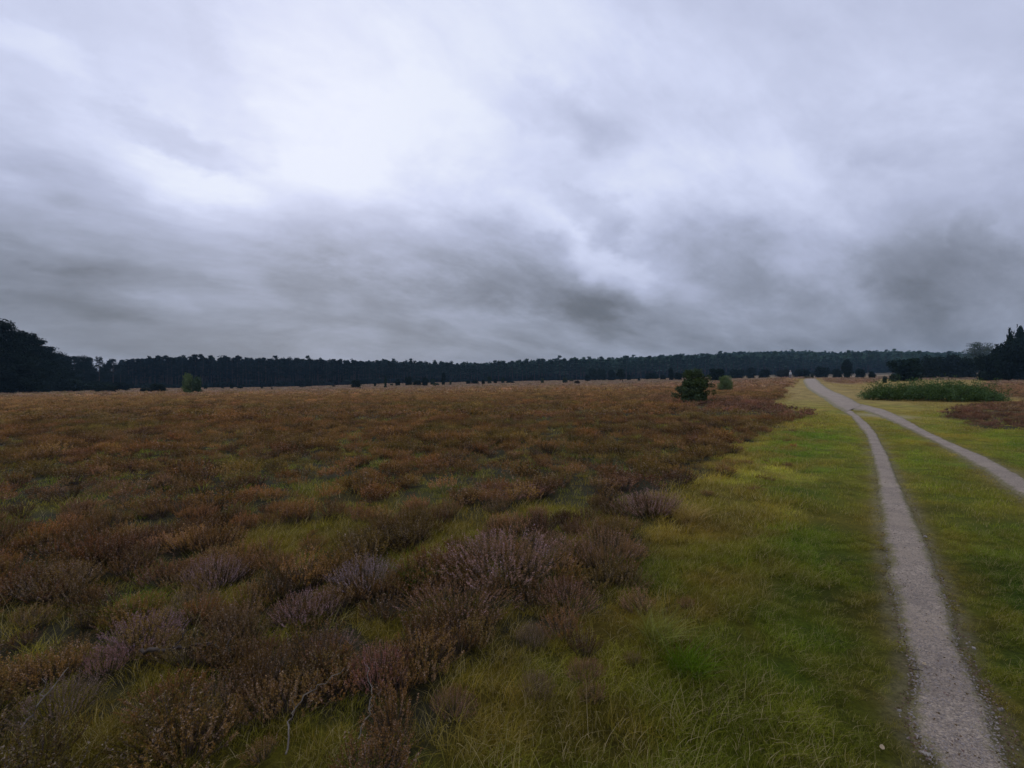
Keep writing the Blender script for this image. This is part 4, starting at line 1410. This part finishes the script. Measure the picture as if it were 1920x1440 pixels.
# pines -------------------------------------------------------------------
def pine_parts(g, H=14.0, bare=.45, spread=2.3, clumps=26, per=34, leaf=.26, matc=None, low=False):
    b = Buf()
    C, Rr = [], []
    for k in range(clumps):
        f = g.uniform(bare, 1.0) if k > 2 else g.uniform(.9, 1.0)
        z = H * f
        q = (f - bare) / (1 - bare)
        f0 = f
        w = spread * (.25 + 1.05 * math.sin((min(1, q * .9 + .28)) * math.pi)) * g.uniform(.25, 1.0) if f < .92 else spread * .22 * g.uniform(0, 1)
        a = g.uniform(0, 6.283)
        C.append((math.cos(a) * w, math.sin(a) * w, z - .4 * g.uniform()))
        r_ = g.uniform(.65, 1.15) * spread / 2.3
        Rr.append((r_, r_, r_ * g.uniform(.35, .6)))
    clump_tris(b, C, Rr, per, leaf, g, flat=.3)
    if low:
        C2 = [(g.normal() * spread * .6, g.normal() * spread * .6, H * g.uniform(.03, .55)) for _ in range(clumps // 2)]
        clump_tris(b, C2, [(1.2, 1.2, .8)] * len(C2), per, leaf * 1.2, g)
    crown = b.mesh('pine_crown', matc)
    t = Buf()
    bend = g.normal(size=2) * .25
    zs = np.array([-.3, .15, .4, .65, .85, .97]) * H; zs[0] = -.4
    P = np.stack([bend[0] * (zs / H) ** 2 * 2, bend[1] * (zs / H) ** 2 * 2, zs], 1)
    t.tube(P, np.array([.24, .20, .16, .12, .08, .03]) * H / 14, 6)
    for c in C[:clumps // 2]:
        z0 = c[2] - .5
        t.tube([(0, 0, z0 - .4), (c[0] * .5, c[1] * .5, z0), (c[0], c[1], c[2])], [.05, .04, .02], 3)
    return crown, t.mesh('pine_trunk', M_BARK, True)


PINES = []
for i in range(8):
    e = empty('pine_tree', (0, 0, 0))
    cr_, tr_ = pine_parts(g_, 14, g_.uniform(.30, .50), g_.uniform(1.7, 2.5), 36, 34, .24, M_LEAF_O)
    c = link('crown', cr_, e); link('trunk', tr_, e)
    PINES.append([e, None, None, False])
BIGP = []
for i in range(5):
    e = empty('pine_tree', (0, 0, 0))
    cr_, tr_ = pine_parts(g_, 14, .10, 3.2, 120, 80, .20, M_LEAF_O, low=True)
    link('crown', cr_, e); link('trunk', tr_, e)
    BIGP.append([e, None, None, False])
LAY = []
e = empty('pine_tree', (0, 0, 0))
cr_, tr_ = pine_parts(g_, 14, .35, 3.0, 34, 50, .22, M_LEAF_O)
link('crown', cr_, e); link('trunk', tr_, e); LAY.append([e, None, None, False])


def plant_tree(st, px, ytop, D, col, lab, cat, group, wmul=1.0, name='pine_tree'):
    p = at_depth(px, D)
    by_ = float(to_px(p)[1])
    H = (by_ - ytop) / FPX * D
    s = H / 14
    sw = (s * .6 + .4 * 1.0) * wmul
    o = used_or_copy(st, tuple(p), g_.uniform(0, 6.28), (sw, sw, s), col)
    o.name = name
    return tag(o, lab, cat, group)


BT = [(-75, 585, 86, 'big dark tree outside the left edge, towering over the heath'), (-30, 590, 88, 'big dark tree cut by the left edge of the view'),
      (8, 600, 92, 'tallest dark tree at the left edge of the view'), (32, 622, 99, 'second big dark tree from the left edge, below the tallest'),
      (52, 627, 107, 'third big dark tree from the left with a flat projecting top'), (74, 638, 116, 'fourth big dark tree on the descending left tree line'),
      (92, 650, 128, 'fifth big dark tree on the descending left tree line'), (110, 660, 140, 'sixth big dark tree, low on the descending left tree line'),
      (124, 668, 150, 'last and lowest tree of the descending dark group at the left')]
for i, (px, ty, D, lab) in enumerate(BT):
    plant_tree(BIGP[i % 5], px, ty, D, (.014, .022, .014), lab, 'tree', 'big dark trees at the left edge', 1.15, 'dark_tree')
plant_tree(PINES[0], 139, 667, 158, (.018, .028, .020), 'slim pine between the descending dark trees and the flat topped pine', 'pine', None)
plant_tree(BIGP[2], 158, 667, 160, (.018, .028, .020), 'flat topped pine left of the layered pine', 'pine', None, .95)
plant_tree(LAY[0], 186, 669, 160, (.018, .028, .022), 'layered pine with sky showing between its branches', 'pine', None, .85)
plant_tree(PINES[3], 212, 672, 165, (.018, .028, .022), 'pine leaning on the right of the layered pine', 'pine', None, 1.0)
plant_tree(PINES[5], 226, 690, 175, (.018, .028, .022), 'short pine in the dip before the pine forest begins', 'pine', None, .9)

for px, ty, D, lab in [(147, 668, 172, 'dark pine just behind the slim pine at the left'), (168, 671, 176, 'dark pine behind the flat topped pine'), (177, 690, 180, 'low pine behind the layered pine, on its left'),
                       (198, 684, 182, 'low pine behind the layered pine, on its right'), (219, 684, 184, 'dark pine filling the dip before the pine forest'), (233, 690, 180, 'low dark pine at the very start of the pine forest'),
                       (128, 672, 165, 'dark pine behind the last of the descending dark trees'), (206, 676, 178, 'pine closing the gap right of the layered pine'),
                       (190, 688, 190, 'low pine seen through the layered pine'), (160, 684, 186, 'low pine filling behind the flat topped pine')]:
    plant_tree(BIGP[int(px) % 5], px, ty, D, (.018, .028, .022), lab, 'pine', None, .8)

# forest front edge: (px, depth, top y)
EDGE = np.array([(232, 178, 682), (245, 182, 673), (280, 185, 669), (340, 192, 669), (420, 198, 670), (500, 205, 672), (560, 212, 673), (640, 222, 676), (720, 235, 678), (800, 248, 680),
                 (860, 258, 682), (920, 266, 680), (1000, 276, 675), (1060, 284, 672), (1130, 292, 675), (1200, 300, 671), (1280, 310, 668), (1360, 320, 668), (1440, 325, 668),
                 (1520, 325, 670), (1600, 320, 672), (1700, 310, 672), (1800, 290, 672), (1960, 270, 672)], float)
SEGL = [(230, 520, 'tall bare trunked pine in the left stretch of the forest edge', 'pines of the left forest edge'),
        (520, 860, 'pine in the lower middle stretch of the forest edge', 'pines of the middle forest edge'),
        (860, 1200, 'rounded pine in the forest edge around the centre', 'pines of the centre forest edge'),
        (1200, 1980, 'dark pine at the foot of the wooded hill on the right', 'pines at the foot of the wooded hill')]
xs = []
xx = 234.0
while xx < 1930 and len(xs) < 270:
    D = np.interp(xx, EDGE[:, 0], EDGE[:, 1])
    xs.append(xx)
    xx += (2.3 if xx < 860 else 3.3) / D * FPX * g_.uniform(.55, 1.45) * .5 + (0 if xx < 860 else 2.0)
for i, xx in enumerate(xs):
    D = np.interp(xx, EDGE[:, 0], EDGE[:, 1]) + g_.uniform(0, 9)
    ty = np.interp(xx, EDGE[:, 0], EDGE[:, 2]) + g_.normal() * 2.8 + 9 * (float(vn(np.array([xx]), np.array([0.]), 26, 9, 2)[0]) - .45) + 1.5
    for a, c, lab, grp in SEGL:
        if a <= xx < c: break
    f = np.clip((xx - 500) / 700, 0, 1)
    col = np.array([.017, .026, .022]) * (1 - f) + np.array([.032, .052, .034]) * f
    plant_tree(PINES[g_.integers(8)], xx, ty, D, tuple(col * g_.uniform(.75, 1.3)), lab, 'pine', grp, 1.0 if xx < 860 else 1.35)
print('front pines', len(xs))

# the forest behind
fc = [pine_parts(g_, 14, g_.uniform(.2, .45), g_.uniform(1.8, 2.5), 26, 24, .34, M_LEAF_I) for _ in range(6)]
fmesh = []
for cr_, tr_ in fc:
    # one mesh of crown and trunk for the far forest
    import bmesh
    bm = bmesh.new(); bm.from_mesh(cr_); bm.from_mesh(tr_)
    me = bpy.data.meshes.new('far_pine'); bm.to_mesh(me); bm.free(); me.materials.append(M_LEAF_I)
    fmesh.append(me)
PX = []; TY = []; DD = []
FP, FR, FS, FC, FI = [], [], [], [], []
ridge = np.array([(200, 672), (240, 676), (280, 670), (420, 669), (560, 671), (700, 677), (800, 680), (880, 681), (980, 676), (1060, 671), (1140, 672), (1230, 668), (1330, 664), (1440, 659.5), (1500, 659), (1560, 662), (1640, 660), (1700, 660), (1760, 662), (1840, 664), (1960, 662)], float)
n = 26000
px_ = rng.uniform(225, 2080, n)
dd_ = rng.uniform(0, 1, n) ** .75 * 330
D0 = np.interp(px_, EDGE[:, 0], EDGE[:, 1])
# only a shallow belt on the left, a deep wood on the hill at the right
deep = np.interp(px_, [230, 500, 760, 860, 1000, 1200], [120, 120, 120, 130, 180, 330])
D = D0 + 7 + dd_
k = (dd_ < deep)
px_, D, dd_ = px_[k], D[k], dd_[k]
# thin so that the spacing is roughly even
kk = rng.uniform(0, 1, len(px_)) < np.clip(D / 900 * .9 + np.where(px_ < 860, .30, 0), 0, 1)
px_, D, dd_ = px_[kk], D[kk], dd_[kk]
dirx = (px_ - CX) / FPX
Xf = dirx * D; Yf = D
Zf = base_z(Xf, Yf)
hz = to_px(np.stack([Xf, Yf, Zf], 1))[1]
rid = np.interp(px_, ridge[:, 0], ridge[:, 1])
maxH = (hz - rid) / FPX * D
Hf = np.minimum(rng.normal(14.5, 2.0, len(D)), maxH * (1 - rng.exponential(.08, len(D))) - 1.0 + 4.0 * (vn(px_, D, 22, 19, 2) - .5) + rng.normal(0, 1.2, len(D)))
ok = Hf > 4
Xf, Yf, Zf, Hf, px_ = Xf[ok], Yf[ok], Zf[ok], Hf[ok], px_[ok]
n = len(Xf)
s = Hf / 14
f = np.clip((px_ - 500) / 700, 0, 1)[:, None]
cf = (np.array([.017, .027, .021]) * (1 - f) + np.array([.042, .070, .040]) * f) * rng.uniform(.6, 1.45, (n, 1)) * (1 + f * rng.uniform(-.3, 1.0, (n, 1)))
sw = np.clip(s, .75, 1.2) * np.where(px_ < 860, 1.0, 1.35)
scatter('forest', np.stack([Xf, Yf, Zf], 1), rotv(n, .02), np.stack([sw, sw, s], 1), cf, rng.integers(0, 6, n), fmesh)
print('forest trees', n)

# undergrowth along the forest foot
ub = [shell_bush('undergrowth', M_LEAF_I, g_, 'low', 500, .10, 12) for _ in range(3)]
n = 2600
px_ = rng.uniform(120, 2000, n)
D0 = np.interp(px_, np.concatenate([[100], EDGE[:, 0]]), np.concatenate([[150], EDGE[:, 1]]))
D = D0 + rng.uniform(-4, 60, n)
Xf = (px_ - CX) / FPX * D; Zf = base_z(Xf, D)
w = rng.uniform(2.5, 5.5, n); h = rng.uniform(1.2, 3.6, n) * (1 + .6 * sstep(D - D0, 8, 30))
scatter('undergrowth', np.stack([Xf, D, Zf - .1], 1), rotv(n, .03), np.stack([w, w, h], 1),
        np.array([.022, .032, .022]) * rng.uniform(.6, 1.3, (n, 1)), rng.integers(0, 3, n), ub)
# dark scrub at the feet of the left trees
n = 170
px_ = rng.uniform(-120, 225, n); D = rng.uniform(98, 112, n) + np.clip(px_, 0, 200) * .10
Xf = (px_ - CX) / FPX * D
w = rng.uniform(2.5, 5, n); h = rng.uniform(1.5, 4.4, n) * np.interp(px_, [0, 200], [1.3, .7])
scatter('scrub', np.stack([Xf, D, base_z(Xf, D) - .1], 1), rotv(n, .03), np.stack([w, w, h], 1),
        np.array([.018, .027, .017]) * rng.uniform(.6, 1.3, (n, 1)), rng.integers(0, 3, n), ub)

# pale dry meadow strip glimpsed between the left bushes
a0, a1 = at(212, 735.2), at(268, 735.2); b0, b1 = at(212, 732.6), at(268, 732.6)
V = np.array([a0, a1, b1, b0]); 
gxn = 14; tt = np.linspace(0, 1, gxn)
V = np.concatenate([np.array([a0 + (a1 - a0) * t for t in tt]), np.array([b0 + (b1 - b0) * t for t in tt])])
V[:, 1] += g_.normal(size=len(V)) * 1.0
V[:, 2] = base_z(V[:, 0], V[:, 1]) + .15
F = np.array([[i, i + 1, gxn + i + 1, gxn + i] for i in range(gxn - 1)])
tag(link('sandy_clearing', mesh_np('sandy_clearing', V, F, simple_mat('dry_meadow', (.42, .40, .24), (.34, .33, .19), .5))), kind='structure')


# ------------------------------------------------------------------ the distant walker
def skin_body(name, joints, edges, radii, mat, parent=None, sub=1):
    me = bpy.data.meshes.new(name)
    me.from_pydata(joints, edges, [])
    o = bpy.data.objects.new(name, me); COL.objects.link(o)
    m = o.modifiers.new('skin', 'SKIN')
    for v, r_ in zip(me.skin_vertices[0].data, radii):
        v.radius = (r_, r_)
    me.skin_vertices[0].data[0].use_root = True
    s_ = o.modifiers.new('sub', 'SUBSURF'); s_.levels = sub; s_.render_levels = sub
    me.materials.append(mat)
    if parent is not None: o.parent = parent
    return o


p = at_depth(1482, 97)
per = skin_body('person', [(0, 0, .95), (0, 0, 1.15), (0, 0, 1.42), (0, 0, 1.52), (0, -.01, 1.60), (0, 0, 1.70),
                           (.10, 0, .90), (.11, -.03, .50), (.11, .02, .08), (.11, -.12, .04),
                           (-.10, 0, .90), (-.11, .03, .50), (-.11, .06, .08), (-.11, -.06, .04),
                           (.19, 0, 1.40), (.25, .02, 1.12), (.24, -.06, .88), (.24, -.08, .80),
                           (-.19, 0, 1.40), (-.25, .02, 1.12), (-.24, -.06, .88), (-.24, -.08, .80)],
                [(0, 1), (1, 2), (2, 3), (3, 4), (4, 5), (0, 6), (6, 7), (7, 8), (8, 9), (0, 10), (10, 11), (11, 12), (12, 13),
                 (2, 14), (14, 15), (15, 16), (16, 17), (2, 18), (18, 19), (19, 20), (20, 21)],
                [.14, .14, .15, .055, .09, .08, .09, .07, .045, .04, .09, .07, .045, .04, .07, .05, .035, .04, .07, .05, .035, .04], M_SKIN)
per.location = tuple(p); per.rotation_euler = (0, 0, .4)
skin_body('jacket', [(0, 0, .82), (0, 0, 1.1), (0, 0, 1.40), (.20, 0, 1.40), (.27, .02, 1.12), (.25, -.06, .90), (-.20, 0, 1.40), (-.27, .02, 1.12), (-.25, -.06, .90)],
          [(0, 1), (1, 2), (2, 3), (3, 4), (4, 5), (2, 6), (6, 7), (7, 8)], [.21, .19, .18, .09, .075, .06, .09, .075, .06], M_JACKET, per)
skin_body('trousers', [(0, 0, .92), (.10, 0, .88), (.11, -.03, .50), (.11, .02, .12), (-.10, 0, .88), (-.11, .03, .50), (-.11, .06, .12)],
          [(0, 1), (1, 2), (2, 3), (0, 4), (4, 5), (5, 6)], [.16, .11, .09, .07, .11, .09, .07], M_TROUS, per)
skin_body('hat', [(0, 0, 1.63), (0, 0, 1.70), (0, 0, 1.76)], [(0, 1), (1, 2)], [.13, .125, .09], M_HAT, per)
tag(per, 'person in a pale jacket and white hat standing in heather by the path', 'person')

# ------------------------------------------------------------------ haze
V = np.array([(x_, y_, z_) for z_ in (-1.5, 60) for y_ in (-420, 2620) for x_ in (-2620, 2620)], float)
F = np.array([(0, 2, 3, 1), (4, 5, 7, 6), (0, 1, 5, 4), (2, 6, 7, 3), (0, 4, 6, 2), (1, 3, 7, 5)])
m, t = new_mat('haze_air')
pv = nd(t, 'ShaderNodeVolumePrincipled')
pv.inputs['Color'].default_value = (.42, .70, 1.0, 1)
pv.inputs['Density'].default_value = .00021
o_ = nd(t, 'ShaderNodeOutputMaterial')
t.links.new(pv.outputs[0], o_.inputs['Volume'])
tag(link('haze', mesh_np('haze', V, F, m)), kind='stuff')

# prototypes that were never placed are removed
for store in [HB, PINES, BIGP, LAY] + list(BUSH.values()):
    for st_ in store:
        if not st_[3]:
            for c in list(st_[0].children):
                bpy.data.objects.remove(c)
            bpy.data.objects.remove(st_[0])
